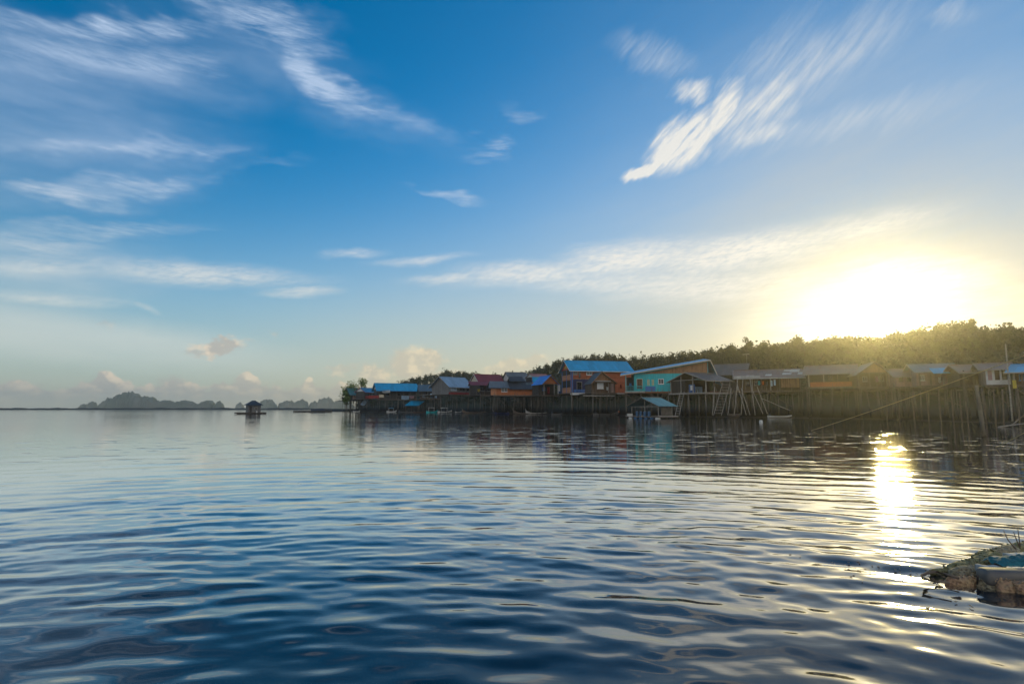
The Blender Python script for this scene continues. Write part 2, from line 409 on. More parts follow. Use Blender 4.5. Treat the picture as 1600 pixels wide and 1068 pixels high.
island([(155.5, 638), (158, 629), (163, 625.5), (168, 624), (170.5, 620.5), (174, 624), (178, 620.5), (185, 617), (192, 615.5), (200, 613), (212, 615), (218, 619), (228, 620), (236, 620), (243, 624.5),
        (249, 627.5), (255, 625), (265, 625), (272, 628), (281, 626.5), (290, 625), (300, 627), (309, 631), (315, 627.5), (325, 624.5), (332, 626.5), (334.5, 633), (338, 630), (342, 626), (346, 629), (350, 638)], 2100)
island([(368, 638), (371, 630.5), (374.5, 628.5), (378, 631), (381, 638)], 2350)
island([(403, 638), (407, 627), (415, 623.5), (424, 625), (430, 630), (434, 638)], 2400)
island([(434, 638), (437, 629), (446, 626), (455, 625.5), (459, 629), (463, 626.5), (471, 624), (479, 627), (481, 638)], 2450)
island([(481, 638), (485, 629), (491, 626), (496, 629), (499, 623), (507, 621), (517, 622), (521, 628), (526, 626), (531, 624.5), (545, 627), (560, 638)], 2500)

# ------------------------------------------------------------------ haze
def build_haze():
    bm = bmesh.new(); bmesh.ops.create_cube(bm, size=1)
    x0, x1, y0, y1, z0, z1 = -2600, 2600, -2600, 2750, -3.0, 66
    for v in bm.verts:
        v.co = (x0 if v.co.x < 0 else x1, y0 if v.co.y < 0 else y1, z0 if v.co.z < 0 else z1)
    me = bpy.data.meshes.new('haze'); bm.to_mesh(me); bm.free()
    m = bpy.data.materials.new('haze_air'); m.use_nodes = True; nt = m.node_tree; nt.nodes.clear()
    out = nt.nodes.new('ShaderNodeOutputMaterial'); v = nt.nodes.new('ShaderNodeVolumePrincipled')
    v.inputs['Color'].default_value = (.96, .96, .94, 1); v.inputs['Density'].default_value = HAZE; v.inputs['Anisotropy'].default_value = .88
    nt.links.new(v.outputs[0], out.inputs['Volume'])
    mesh_obj('haze', me, m, kind='stuff', label='thin pale haze over the bay')
HAZE = .00026
build_haze()

# ------------------------------------------------------------------ trees
def leaf_material(name, c1, c2, trans=.35):
    m, T, p = new_mat(name)
    oi = T.n('ShaderNodeObjectInfo').outputs['Random']
    tc = T.n('ShaderNodeTexCoord').outputs['Object']
    n = T.noise(tc, .9, 3, .6)
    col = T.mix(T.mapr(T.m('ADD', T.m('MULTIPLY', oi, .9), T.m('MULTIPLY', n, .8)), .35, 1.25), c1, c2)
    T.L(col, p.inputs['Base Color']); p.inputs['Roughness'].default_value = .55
    tr = T.n('ShaderNodeBsdfTranslucent'); T.L(T.mix(.5, col, (.16, .17, .02)), tr.inputs[0])
    mx = T.n('ShaderNodeMixShader'); mx.inputs[0].default_value = trans
    T.L(p.outputs[0], mx.inputs[1]); T.L(tr.outputs[0], mx.inputs[2])
    T.L(mx.outputs[0], m.node_tree.nodes['Material Output'].inputs[0])
    return m
leaf_dark = leaf_material('dark_leaves', (.018, .030, .010), (.050, .062, .018))
leaf_shade = leaf_material('shaded_thicket_leaves', (.010, .016, .006), (.024, .031, .011), .2)  # darker leaf copy for the undergrowth; shade between crowns put in the colour
leaf_fresh = leaf_material('fresh_leaves', (.10, .17, .018), (.26, .32, .04), .45)
bark = plain('bark', (.10, .075, .05), .9, .5, 4)
def quads_to(V, Fq, centers, size, rng):
    n = len(centers)
    a = rng.normal(size=(n, 3)); a /= np.linalg.norm(a, axis=1)[:, None]
    b = np.cross(a, rng.normal(size=(n, 3))); b /= np.linalg.norm(b, axis=1)[:, None]
    s = (size*rng.uniform(.6, 1.3, n))[:, None]
    base = sum(len(v) for v in V)
    q = np.stack([centers-a*s, centers+b*s*.6, centers+a*s, centers-b*s*.6], 1).reshape(-1, 3)
    V.append(q); Fq.append(base+np.arange(4*n).reshape(-1, 4))
def crown_mesh(rng, h, wid, base, nclump, per, size, pointed=.5):
    """leaf sprays in clumps carried on limbs through an uneven crown"""
    V, Fq = [], []; tips = []; hz = (h-base)/2
    for i in range(nclump):
        d = rng.normal(size=3); d /= np.linalg.norm(d); q = rng.random()**.45*.72
        c = d*q*np.array([wid, wid, hz])+[0, 0, base+hz]
        k = (c[2]-base)/(2*hz); c[:2] *= 1-.55*pointed*k
        tips.append(c); cr = min(wid, hz)*rng.uniform(.34, .52)*(1-.3*pointed*k)
        p = rng.normal(size=(per, 3)); p /= np.linalg.norm(p, axis=1)[:, None]
        p *= (rng.random(per)**.38*cr)[:, None]
        quads_to(V, Fq, c+p, size, rng)
    return np_mesh('crown', np.vstack(V), np.vstack(Fq)), tips
def tube(bm, pts, r0, r1, seg=6):
    rings = []
    for i, p in enumerate(pts):
        p = Vector(p); d = (Vector(pts[min(i+1, len(pts)-1)])-Vector(pts[max(i-1, 0)])).normalized()
        x = d.orthogonal().normalized(); y = d.cross(x); r = r0+(r1-r0)*i/(len(pts)-1)
        rings.append([bm.verts.new(p+x*r*math.cos(k*2*math.pi/seg)+y*r*math.sin(k*2*math.pi/seg)) for k in range(seg)])
    for a, b in zip(rings, rings[1:]):
        for k in range(seg): bm.faces.new((a[k], a[(k+1) % seg], b[(k+1) % seg], b[k]))
    bm.faces.new(rings[0][::-1]); bm.faces.new(rings[-1])
def trunk_mesh(rng, h, tips, r):
    bm = bmesh.new()
    mid = [(0, 0, -1.0), (rng.normal(0, .12), rng.normal(0, .12), h*.35), (rng.normal(0, .25), rng.normal(0, .25), h*.85)]
    tube(bm, mid, r, r*.35)
    for t in tips[:7]:
        z = min(t[2]*.75, h*.8); tube(bm, [(0, 0, z*.55), (t[0]*.5, t[1]*.5, z*.85), tuple(t)], r*.4, r*.12, 4)
    me = bpy.data.meshes.new('trunk'); bm.to_mesh(me); bm.free(); return me
def make_tree(name, rng, h, wid, base, ncl, per, size, leaf, pointed=.5):
    root = empty(name)
    cm, tips = crown_mesh(rng, h, wid, base, ncl, per, size, pointed)
    mesh_obj('crown', cm, leaf, root); mesh_obj('trunk', trunk_mesh(rng, h, tips, .05*h*.5+.05), bark, root)
    return root
def copy_tree(o):
    c = o.copy(); COL.objects.link(c)
    for ch in o.children:
        d = ch.copy(); COL.objects.link(d); d.parent = c
        for g in ch.children:
            e = g.copy(); COL.objects.link(e); e.parent = d
    return c
RIDGE_LABEL = 'dark green broadleaf tree in the unbroken wood on the ridge behind the houses'
def build_wood():
    rng = np.random.default_rng(11); protos = []
    for i in range(9):
        h = TREE_H*rng.uniform(.9, 1.15)
        protos.append(make_tree('forest_tree', rng, h, rng.uniform(2.7, 3.8), h*rng.uniform(.05, .15), int(rng.integers(20, 28)), 40, .34, leaf_dark, rng.uniform(.1, 1)))
    used = [False]*len(protos)
    def place(u, D, sc_, sink=0.0):
        k = int(rng.integers(len(protos)))
        o = protos[k] if not used[k] else copy_tree(protos[k]); used[k] = True
        x = D*(u-800)/895
        o.location = (x, D, ground_z(u, D)-.3-sink); o.rotation_euler = (0, 0, rng.uniform(0, 6.28)); o.scale = (sc_*rng.uniform(.85, 1.15),)*2+(sc_,)
        tag(o, RIDGE_LABEL, 'tree', 'trees of the wooded ridge')
    u = 596
    while u < 1690:                                        # the skyline row
        D = ridge_d(u)
        place(u+rng.uniform(-3, 3), D+rng.uniform(-4, 4), rng.choice([.72, .82, .88, .94, 1.0, 1.1], p=[.10, .2, .26, .24, .15, .05]))
        u += rng.uniform(5.8, 10)*(200/D)**.25
    for back in (16,):                              # rows below it on the slope
        u = 600+rng.uniform(0, 12)
        while u < 2150:
            D = ridge_d(u)-back+rng.uniform(-5, 5)
            place(u, D, rng.uniform(.6, .95)); u += rng.uniform(10, 17)*(200/D)**.4
    # undergrowth and crowns that read as one mass between the trees
    V, Fq = [], []
    for i in range(2600):
        u = rng.uniform(545, 1720); s = shore(u)+52; D = rng.uniform(s, ridge_d(u)+8) if i > 700 else ridge_d(u)+rng.uniform(-10, 8)
        if ridge_z(u) < 1.5: continue
        x = D*(u-800)/895; z = ground_z(u, D)+(rng.uniform(1.0, 3.8) if i <= 700 else 0)
        r = rng.uniform(1.2, 2.6); hh = r*rng.uniform(.8, 1.5)
        p = rng.normal(size=(30, 3)); p /= np.linalg.norm(p, axis=1)[:, None]; p *= (rng.random(30)**.4)[:, None]
        p = p*[r, r, hh]+[x, D, z+hh*.7]
        quads_to(V, Fq, p, .55, rng)
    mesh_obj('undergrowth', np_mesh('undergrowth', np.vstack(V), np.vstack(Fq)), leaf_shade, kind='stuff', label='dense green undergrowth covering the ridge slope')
    # two crowns that stand out of the skyline, and the leafy tree at the village's seaward end
    for u, sc_, lab in ((1531, 1.22, 'tall slender tree rising above the ridge skyline on the far right'), (1173, 1.18, 'flat topped tree standing above the ridge left of the sun')):
        o = make_tree('ridge_tree', rng, 8.5, 2.3, 2.2, 14, 40, .38, leaf_dark, .3 if u < 1300 else .9)
        D = ridge_d(u); o.location = (D*(u-800)/895, D, ridge_z(u)-.2); o.scale = (sc_,)*3
        tag(o, lab, 'tree')
build_wood()
# ------------------------------------------------------------------ village materials
def roof_mat(name, c, rust=.25, rustc=(.16, .075, .04), rough=.5):
    m, T, p = new_mat(name)
    tc = T.n('ShaderNodeTexCoord').outputs['Object']
    n = T.noise(tc, .8, 5, .65); n2 = T.noise(T.mapping(tc, sca=(2.2, .25, .25)), 1, 3, .6)
    # sheets laid side by side, each weathered a little differently
    br = T.n('ShaderNodeTexBrick'); T.L(tc, br.inputs['Vector'])
    br.inputs['Scale'].default_value = 1; br.inputs['Brick Width'].default_value = .9; br.inputs['Row Height'].default_value = 2.6; br.inputs['Mortar Size'].default_value = .012
    br.inputs['Color1'].default_value = (1, 1, 1, 1); br.inputs['Color2'].default_value = (.72, .74, .76, 1); br.inputs['Mortar'].default_value = (.45, .45, .45, 1); br.offset = 0
    col = T.mix(1.0, (*c, 1), br.outputs[0], 'MULTIPLY')
    col = T.mix(T.m('MULTIPLY', T.mapr(T.m('ADD', T.m('MULTIPLY', n, .6), T.m('MULTIPLY', n2, .4)), .48, .66), min(1, rust*2)), col, rustc)
    T.L(col, p.inputs['Base Color']); p.inputs['Roughness'].default_value = rough
    w = T.n('ShaderNodeTexWave', bands_direction='X'); T.L(tc, w.inputs['Vector']); w.inputs['Scale'].default_value = 2.6
    b = T.n('ShaderNodeBump'); b.inputs['Distance'].default_value = .035; T.L(w.outputs['Fac'], b.inputs['Height']); T.L(b.outputs[0], p.inputs['Normal'])
    return m
def plank_mat(name, c, width=.16, axis='Z', var=.35, rough=.8):
    m, T, p = new_mat(name)
    tc = T.n('ShaderNodeTexCoord').outputs['Object']
    x, y, z = T.sep(tc)
    q = z if axis == 'Z' else T.m('ADD', x, y)
    cell = T.m('FLOOR', T.m('DIVIDE', q, width)); fr = T.m('FRACT', T.m('DIVIDE', q, width))
    wn = T.n('ShaderNodeTexWhiteNoise', noise_dimensions='1D'); T.L(cell, wn.inputs['W'])
    n = T.noise(T.mapping(tc, sca=(1, 1, 1)), 1.6, 5, .65)
    k = T.m('SUBTRACT', T.m('SUBTRACT', 1.12, T.m('MULTIPLY', wn.outputs[0], var)), T.m('MULTIPLY', T.mapr(n, .4, .7), var))
    gap = T.mapr(fr, 0, .07, .45, 1)
    col = T.mix(1.0, (*c, 1), T.comb(T.m('MULTIPLY', k, gap), T.m('MULTIPLY', k, gap), T.m('MULTIPLY', k, gap)), 'MULTIPLY')
    T.L(col, p.inputs['Base Color']); p.inputs['Roughness'].default_value = rough
    b = T.n('ShaderNodeBump'); b.inputs['Distance'].default_value = .02; T.L(gap, b.inputs['Height']); T.L(b.outputs[0], p.inputs['Normal'])
    return m
M = dict(
    blue=roof_mat('blue_sheet_roof', (.008, .36, .66), .10, (.02, .20, .38)), brightblue=roof_mat('bright_blue_roof', (.008, .22, .76), .1, (.02, .14, .45)),
    deepblue=roof_mat('deep_blue_roof', (.008, .21, .42), .25, (.03, .13, .22)), tealroof=roof_mat('teal_roof', (.03, .15, .17), .3, (.04, .10, .10)),
    slate=roof_mat('slate_blue_roof', (.07, .13, .18), .35, (.10, .11, .11)), paleblue=roof_mat('pale_blue_roof', (.23, .37, .52), .12, (.20, .27, .34)),
    maroon=roof_mat('maroon_roof', (.20, .018, .03), .2, (.12, .03, .03)), grey=roof_mat('grey_roof', (.13, .15, .17), .35, (.12, .11, .10)),
    darkgrey=roof_mat('dark_grey_roof', (.035, .038, .048), .3, (.05, .045, .045)), rosy=roof_mat('rose_roof', (.36, .14, .12), .3, (.25, .12, .09)),
    rusty=roof_mat('rusty_roof', (.20, .14, .115), .7, (.20, .085, .045)), greyrust=roof_mat('grey_brown_roof', (.14, .125, .12), .4, (.13, .085, .06)),
    zinc=roof_mat('bare_zinc_sheet', (.50, .50, .48), .15, (.3, .24, .18), .4), paleteal=roof_mat('pale_teal_roof', (.16, .36, .37), .15, (.14, .26, .25)),
    orange=plank_mat('orange_boards', (.42, .135, .045), .30), orangepale=plank_mat('pale_orange_boards', (.50, .22, .11), .30), brick=plank_mat('brick_red_boards', (.34, .085, .035), .25),
    turq=plank_mat('turquoise_boards', (.03, .42, .46), .22, 'X', .22), brown=plank_mat('brown_boards', (.11, .065, .035), .2, 'X'), darkwood=plank_mat('dark_boards', (.045, .035, .028), .2, 'X'),
    navy=plank_mat('navy_boards', (.015, .022, .085), .25), greywall=plank_mat('grey_boards', (.16, .155, .15), .2, 'X'), whitewall=plank_mat('off_white_boards', (.55, .56, .55), .3, 'X', .2),
    cream=plain('cream_board', (.58, .50, .36), .8, .2), bluewall=plank_mat('blue_boards', (.04, .13, .34), .25, 'X'), pinkwall=plank_mat('faded_pink_boards', (.33, .22, .19), .5, 'X'),
    tan=plank_mat('tan_boards', (.30, .16, .08), .2, 'X'),
    white=plain('white_paint', (.66, .66, .64), .6, .15), wood=plain('weathered_wood', (.17, .13, .095), .9, .5, 2.5, c2=(.085, .065, .05), sca=(2, 2, .6)), palewood=plain('pale_wood', (.36, .33, .29), .85, .4, 3),
    deck=plank_mat('deck_boards', (.16, .13, .10), .18, 'X'), orangebeam=plain('orange_brown_beam', (.26, .11, .05), .85, .4), dark=plain('interior_shade', (.018, .016, .014), .95, .3),
    glass=plain('dark_window_glass', (.012, .014, .018), .12, .2), curtain=plain('cream_curtain', (.55, .46, .24), .9, .25), bluepaint=plain('blue_paint', (.04, .15, .40), .6, .3),
    turqpaint=plain('turquoise_paint', (.04, .45, .47), .6, .2), tarp=plain('blue_tarpaulin', (.10, .33, .55), .55, .4, 1.2, .1), paletarp=plain('pale_blue_tarpaulin', (.36, .50, .62), .55, .3, 1.2, .1),
    barrel=plain('blue_plastic', (.02, .09, .19), .4, .2), redcloth=plain('red_cloth', (.30, .035, .03), .9, .4), orangecloth=plain('orange_cloth', (.75, .20, .05), .9, .3), pinkcloth=plain('pink_cloth', (.42, .25, .27), .9, .3),
    foam=plain('white_foam', (.62, .62, .58), .8, .25, 6, .02), yellow=plain('yellow_plastic', (.55, .42, .05), .6, .3), rope=plain('straw_coloured_rope', (.70, .54, .28), .9, .3, 30),
    concrete=plain('stained_concrete', (.15, .13, .105), .9, .4, 1.5), gableyellow=plain('yellow_board', (.50, .30, .03), .8, .3), gablered=plain('red_board', (.38, .05, .04), .8, .3))
mstilt, Ts, ps = new_mat('stilt_wood')
def _stilt():
    T = Ts; g = T.n('ShaderNodeNewGeometry').outputs['Position']; z = T.sep(g)[2]
    oi = T.n('ShaderNodeObjectInfo').outputs['Random']
    n = T.noise(T.mapping(g, sca=(4, 4, .7)), 1, 4, .6)
    dry = T.mix(T.m('ADD', T.m('MULTIPLY', n, .6), T.m('MULTIPLY', oi, .5)), (.06, .05, .038), (.22, .19, .16))
    T.L(T.mix(T.mapr(T.m('ADD', z, T.m('MULTIPLY', n, 1.2)), 1.6, 3.2), (.022, .019, .015), dry), ps.inputs['Base Color']); ps.inputs['Roughness'].default_value = .85
_stilt()

# ------------------------------------------------------------------ mesh builder
class MB:
    def __init__(s): s.bm = bmesh.new()
    def hexa(s, p):
        v = [s.bm.verts.new(q) for q in p]
        for f in ((0, 3, 2, 1), (4, 5, 6, 7), (0, 1, 5, 4), (1, 2, 6, 5), (2, 3, 7, 6), (3, 0, 4, 7)): s.bm.faces.new([v[i] for i in f])
        return s
    def box(s, x0, x1, y0, y1, z0, z1):
        return s.hexa([(x0, y0, z0), (x1, y0, z0), (x1, y1, z0), (x0, y1, z0), (x0, y0, z1), (x1, y0, z1), (x1, y1, z1), (x0, y1, z1)])
    def slab(s, a, b, c, d, t):
        """a four-cornered sheet a-b-c-d (counter-clockwise from above) with thickness t below it"""
        n = (Vector(b)-Vector(a)).cross(Vector(d)-Vector(a)).normalized()*t
        P = [Vector(q) for q in (a, b, c, d)]
        return s.hexa([q-n for q in P]+P)
    def beam(s, p, q, w, h=None):
        h = h or w; p, q = Vector(p), Vector(q); d = (q-p).normalized()
        x = d.cross(Vector((0, 0, 1)))
        x = Vector((1, 0, 0)) if x.length < 1e-3 else x.normalized()
        y = x.cross(d); x *= w/2; y *= h/2
        return s.hexa([p-x-y, p+x-y, p+x+y, p-x+y, q-x-y, q+x-y, q+x+y, q-x+y])
    def prism(s, tri, y0, y1):
        a = [s.bm.verts.new((x, y0, z)) for x, z in tri]; b = [s.bm.verts.new((x, y1, z)) for x, z in tri]; n = len(tri)
        s.bm.faces.new(a[::-1]); s.bm.faces.new(b)
        for i in range(n): s.bm.faces.new((a[i], a[(i+1) % n], b[(i+1) % n], b[i]))
        return s
    def prismx(s, tri, x0, x1):
        a = [s.bm.verts.new((x0, y, z)) for y, z in tri]; b = [s.bm.verts.new((x1, y, z)) for y, z in tri]; n = len(tri)
        s.bm.faces.new(a); s.bm.faces.new(b[::-1])
        for i in range(n): s.bm.faces.new((a[i], b[i], b[(i+1) % n], a[(i+1) % n]))
        return s
    def tube(s, pts, r0, r1=None, seg=8): tube(s.bm, pts, r0, r1 or r0, seg); return s
    def cyl(s, x, y, z0, z1, r, seg=12): return s.tube([(x, y, z0), (x, y, z1)], r, r, seg)
    def build(s, name, mat, parent=None, smooth=False, **k):
        bmesh.ops.recalc_face_normals(s.bm, faces=s.bm.faces[:])
        me = bpy.data.meshes.new(name); s.bm.to_mesh(me); s.bm.free()
        if smooth:
            for p in me.polygons: p.use_smooth = True
        return mesh_obj(name, me, mat, parent, **k)
def stilt_mesh():
    b = MB(); b.tube([(0, 0, 0), (.06, .03, .35), (-.03, .05, .7), (.02, 0, 1)], 1, .82, 7)
    me = bpy.data.meshes.new('stilt'); b.bm.to_mesh(me); b.bm.free(); me.materials.append(mstilt); return me
STILT = stilt_mesh()
srnd = random.Random(21)
def add_stilt(parent, x, y, ztop, zbot, r=.12, lean=.0):
    o = bpy.data.objects.new('stilt', STILT); COL.objects.link(o); o.parent = parent
    o.location = (x, y, zbot); o.scale = (r, r, ztop-zbot); o.rotation_euler = (srnd.uniform(-lean, lean), srnd.uniform(-lean, lean), srnd.uniform(0, 6))
    return o

# ------------------------------------------------------------------ stilt houses
class Plot:
    """a thing standing over the shore: local x along its front, y away from the viewer, z up from the water"""
    def __init__(s, name, label, cat, uc, D, phi=0.0, group=None, z=0.0):
        s.uc, s.D = uc, D; s.x0 = D*(uc-800)/895; s.az = math.atan2(s.x0, D)
        s.k = D*math.cos(s.az)/895/max(.35, math.cos(R(phi))); s.phi = phi
        s.root = empty(name, (s.x0, D, z), -s.az+R(phi), label=label, cat=cat, group=group)
        s.rz = -s.az+R(phi)
    def X(s, u): return (u-s.uc)*s.k
    def Z(s, v): return EYE+(637-v)*s.D/895*1.0
    def world(s, x, y):
        c, q = math.cos(s.rz), math.sin(s.rz); return s.x0+c*x-q*y, s.D+q*x+c*y
    def ground(s, x, y): return ground_at(*s.world(x, y))

def house(name, label, uL, uR, D, phi, depth, vf, ve, vr, ridge='x', roof='grey', wall='brown', gable=None, over=(.6, .7), apex=None, setback=0.0, posts=(), rail=None,
          windows=(), doors=(), panels=(), nst=None, rows=2, wallspan=None, fascia='palewood', cat='house', stilt_r=.12, backwall='darkwood', deckmat='deck', roofspan=None, skirt=None, floor_beam='wood', rise=0.0):
    P = Plot(name, label, cat, (uL+uR)/2, D, phi); r = P.root
    x0, x1 = P.X(uL), P.X(uR); zf, ze, zr = P.Z(vf), P.Z(ve), P.Z(vr); ox, oy = over
    # platform and stilts
    MB().box(x0-.25, x1+.25, -.35, depth+19, zf-.16, zf).build('platform', M[deckmat], r)
    MB().box(x0-.3, x1+.3, -.44, -.36, zf-.34, zf+.02).build('edge_beam', M[floor_beam], r)
    n = nst or max(3, int(round((x1-x0)/1.7)))
    for j in range(rows+1):
        y = (-.2, depth*.5, depth+1.0, depth+6)[j]
        for i in range(n):
            x = x0+(x1-x0)*i/(n-1)+srnd.uniform(-.8, .8)*(0 < i < n-1)
            add_stilt(r, x, y+srnd.uniform(-.1, .1), zf-.17, P.ground(x, y)-.5, stilt_r*srnd.choice([.5, .65, .85, 1.0, 1.4]), .07)
    b = MB(); k = 0
    for i in range(0, n-2, 3):
        xa, xb = x0+(x1-x0)*i/(n-1), x0+(x1-x0)*(i+2)/(n-1)
        b.beam((xa, -.36, zf-.5), (xb, -.36, max(.9, zf-3.4)), .07, .1); k += 1
    if k: b.build('brace', M['wood'], r)
    # walls
    wx0, wx1 = (P.X(wallspan[0]), P.X(wallspan[1])) if wallspan else (x0, x1)
    y0 = setback; top = ze-.05
    w = MB()
    if ridge == 'x':
        my = depth/2
        w.prismx([(y0, zf), (depth, zf), (depth, top), (my, max(top+.1, zr-.22-(zr-ze)*.04)), (y0, top+(zr-ze)*min(.95, y0/max(my, .1)))] if y0 < my else [(y0, zf), (depth, zf), (depth, top), (y0, top+.2)], wx0, wx1)
    else:
        ax = P.X(apex) if apex else (x0+x1)/2
        f = lambda x: top+(zr-.2-top)*(max(0, (x-x0)/(ax-x0)) if x < ax else max(0, (x1-x)/(x1-ax)))
        pts = [(wx0, zf), (wx1, zf), (wx1, max(f(wx1), zf+1))]
        if wx0 < ax < wx1: pts.append((ax, f(ax)))
        pts.append((wx0, max(f(wx0), zf+1)))
        w.prism(pts, y0, depth)
    w.build('wall', M[wall], r)
    # roof of two sheets with fascia boards
    t = .07
    if ridge == 'x':
        a0, a1 = (P.X(roofspan[0]), P.X(roofspan[1])) if roofspan else (x0-ox, x1+ox)
        my = depth/2; sl = (zr-ze)/my; yb = -oy; zb = ze-sl*oy
        yB = depth+oy
        MB().slab((a0, yb, zb), (a1, yb, zb), (a1, my, zr), (a0, my, zr), t).slab((a0, my, zr-.003), (a1, my, zr-.003), (a1, yB, zb), (a0, yB, zb), t).build('roof', M[roof], r)
        MB().beam((a0-.01, yb-.03, zb-.07), (a1+.01, yb-.03, zb-.07), .04, .16).build('fascia', M[fascia], r)
        MB().beam((a0-.03, yb, zb-.06), (a0-.03, my, zr-.06), .05, .18).beam((a0-.03, my, zr-.063), (a0-.03, yB, zb-.063), .05, .18).build('bargeboard', M[fascia], r)
        MB().beam((a0-.04, my, zr+.03), (a1+.04, my, zr+.03), .3, .07).build('ridge_cap', M[roof], r)
        if gable:
            MB().prismx([(y0+.15 if y0 < my else my-.2, ze+.02), (depth-.15, ze+.02), (my, zr-.24)], wx0-.06, wx0-.01).build('gable', M[gable], r)
    else:
        ax = P.X(apex) if apex else (x0+x1)/2
        sl0 = (zr-ze)/(ax-x0); sl1 = (zr-ze)/(x1-ax); xa, xb = x0-ox, x1+ox; za, zb = ze-sl0*ox, ze-sl1*ox; yA, yB = -oy, depth+.5
        MB().slab((xa, yA, za), (ax, yA, zr), (ax, yB, zr+rise), (xa, yB, za+rise), t).slab((ax, yA, zr-.003), (xb, yA, zb), (xb, yB, zb+rise), (ax, yB, zr+rise-.003), t).build('roof', M[roof], r)
        MB().beam((xa, yA-.03, za-.05), (ax, yA-.03, zr-.05), .05, .18).beam((ax, yA-.031, zr-.05), (xb, yA-.031, zb-.05), .05, .18).build('bargeboard', M[fascia], r)
        MB().beam((ax, yA, zr+.03), (ax, yB, zr+rise+.03), .3, .07).build('ridge_cap', M[roof], r)
        if gable:
            g0, g1 = max(x0+.3, xa), min(x1-.3, xb)
            MB().prism([(g0, ze+.05), (g1, ze+.05), (ax, zr-.25)], -.10, -.04).build('gable', M[gable], r)
            MB().beam((x0, -.12, ze), (x1, -.12, ze), .1, .14).build('tie_beam', M[fascia], r)
    if skirt:                                             # a pent roof over the front
        su0, su1, sv0, sv1, out, sm = skirt
        MB().slab((P.X(su0), -out, P.Z(sv1)), (P.X(su1), -out, P.Z(sv1)), (P.X(su1), -.02, P.Z(sv0)), (P.X(su0), -.02, P.Z(sv0)), .05).build('pent_roof', M[sm], r)
    # openings on the front wall
    for u, v, wd, ht, fm, pm in windows:
        cx, cz, hw, hh = P.X(u), P.Z(v), wd*P.k/2, ht*P.D/895/2; yy = y0
        f = MB(); e = min(.13, hw*.3)
        f.box(cx-hw, cx-hw+e, yy-.09, yy-.012, cz-hh, cz+hh).box(cx+hw-e, cx+hw, yy-.09, yy-.012, cz-hh, cz+hh)
        f.box(cx-hw+e, cx+hw-e, yy-.09, yy-.012, cz+hh-e, cz+hh).box(cx-hw+e, cx+hw-e, yy-.09, yy-.012, cz-hh, cz-hh+e).box(cx-e*.35, cx+e*.35, yy-.085, yy-.03, cz-hh+e, cz+hh-e)
        fo = f.build('window', M[fm], r)
        MB().box(cx-hw+e*.9, cx+hw-e*.9, yy-.04, yy-.008, cz-hh+e*.9, cz+hh-e*.9).build('pane', M[pm], fo)
        MB().box(cx-hw-.08, cx+hw+.08, yy-.17, yy-.01, cz-hh-.09, cz-hh-.005).build('sill', M[fm], fo)
    for u, v0, v1, wd, fm, pm in doors:
        cx, z0, z1, hw = P.X(u), P.Z(v1), P.Z(v0), wd*P.k/2; yy = y0
        d = MB().box(cx-hw+.1, cx+hw-.1, yy-.06, yy-.008, z0+.01, z1-.1).build('door', M[pm], r)
        MB().box(cx-hw, cx-hw+.1, yy-.1, yy-.008, z0+.01, z1).box(cx+hw-.1, cx+hw, yy-.1, yy-.008, z0+.01, z1).box(cx-hw+.1, cx+hw-.1, yy-.1, yy-.008, z1-.1, z1).build('door_frame', M[fm], d)
        MB().box(cx+hw-.3, cx+hw-.24, yy-.11, yy-.06, (z0+z1)/2-.06, (z0+z1)/2+.06).build('handle', M['white'], d)
    for nm, ua, ub, va, vb, mt, yy, th in panels:
        MB().box(P.X(ua), P.X(ub), yy-th, yy, P.Z(vb), P.Z(va)).build(nm, M[mt], r)
    for u, va, mt in posts:
        MB().box(P.X(u)-.09, P.X(u)+.09, -.22, -.04, zf, P.Z(va)).build('post', M[mt], r)
    for rl in ([rail] if rail and not isinstance(rail, list) else rail or []):
        ua, ub, va, mt = rl; b = MB(); xa, xb, zt = P.X(ua), P.X(ub), P.Z(va)
        b.box(xa, xb, -.30, -.24, zt-.08, zt).box(xa, xb, -.30, -.24, zf+.12, zf+.2)
        q = max(3, int((xb-xa)/.32))
        for i in range(q+1):
            x = xa+(xb-xa)*i/q; b.box(x-.03, x+.03, -.295, -.245, zf+.2, zt-.08)
        b.build('railing', M[mt], r)
    return P

def put_on(P, o, x, y, z, rz=0):
    """stand a thing at a plot's local point, in world space"""
    wx, wy = P.world(x, y); o.location = (wx, wy, z); o.rotation_euler = (0, 0, P.rz+rz); return o
def slot(name, mat, label, cat, build, smooth=False, group=None):
    b = MB(); build(b); return b.build(name, M[mat], None, smooth, label=label, cat=cat, group=group)
# ------------------------------------------------------------------ the houses, from the seaward end to the right
H = {}
H['end'] = house('stilt_house', 'weathered shack with a dark teal roof beside the leafy tree at the seaward end', 549, 577, 309, 20, 9, 625.5, 614.5, 605.5, 'x', 'tealroof', 'darkwood', over=(1.6, 1.4),
      panels=[('wall_panel', 550.5, 561, 615.5, 624.5, 'pinkwall', -.02, .06)], windows=[(566, 619, 5, 4, 'wood', 'glass'), (573, 619, 5, 4, 'wood', 'glass')], fascia='wood', stilt_r=.2)
H['wg'] = house('stilt_house', 'small deep blue roofed house with a white gable, next to the teal roofed shack', 569, 589, 301, 36, 7.5, 623, 611.5, 605.5, 'x', 'deepblue', 'darkwood', 'whitewall', over=(.4, 1.0),
      panels=[('railing_board', 570, 590, 618.5, 622.5, 'redcloth', -.30, .08)], windows=[(574, 616, 4, 4, 'wood', 'glass'), (582, 616, 4, 4, 'palewood', 'glass')], fascia='gablered')
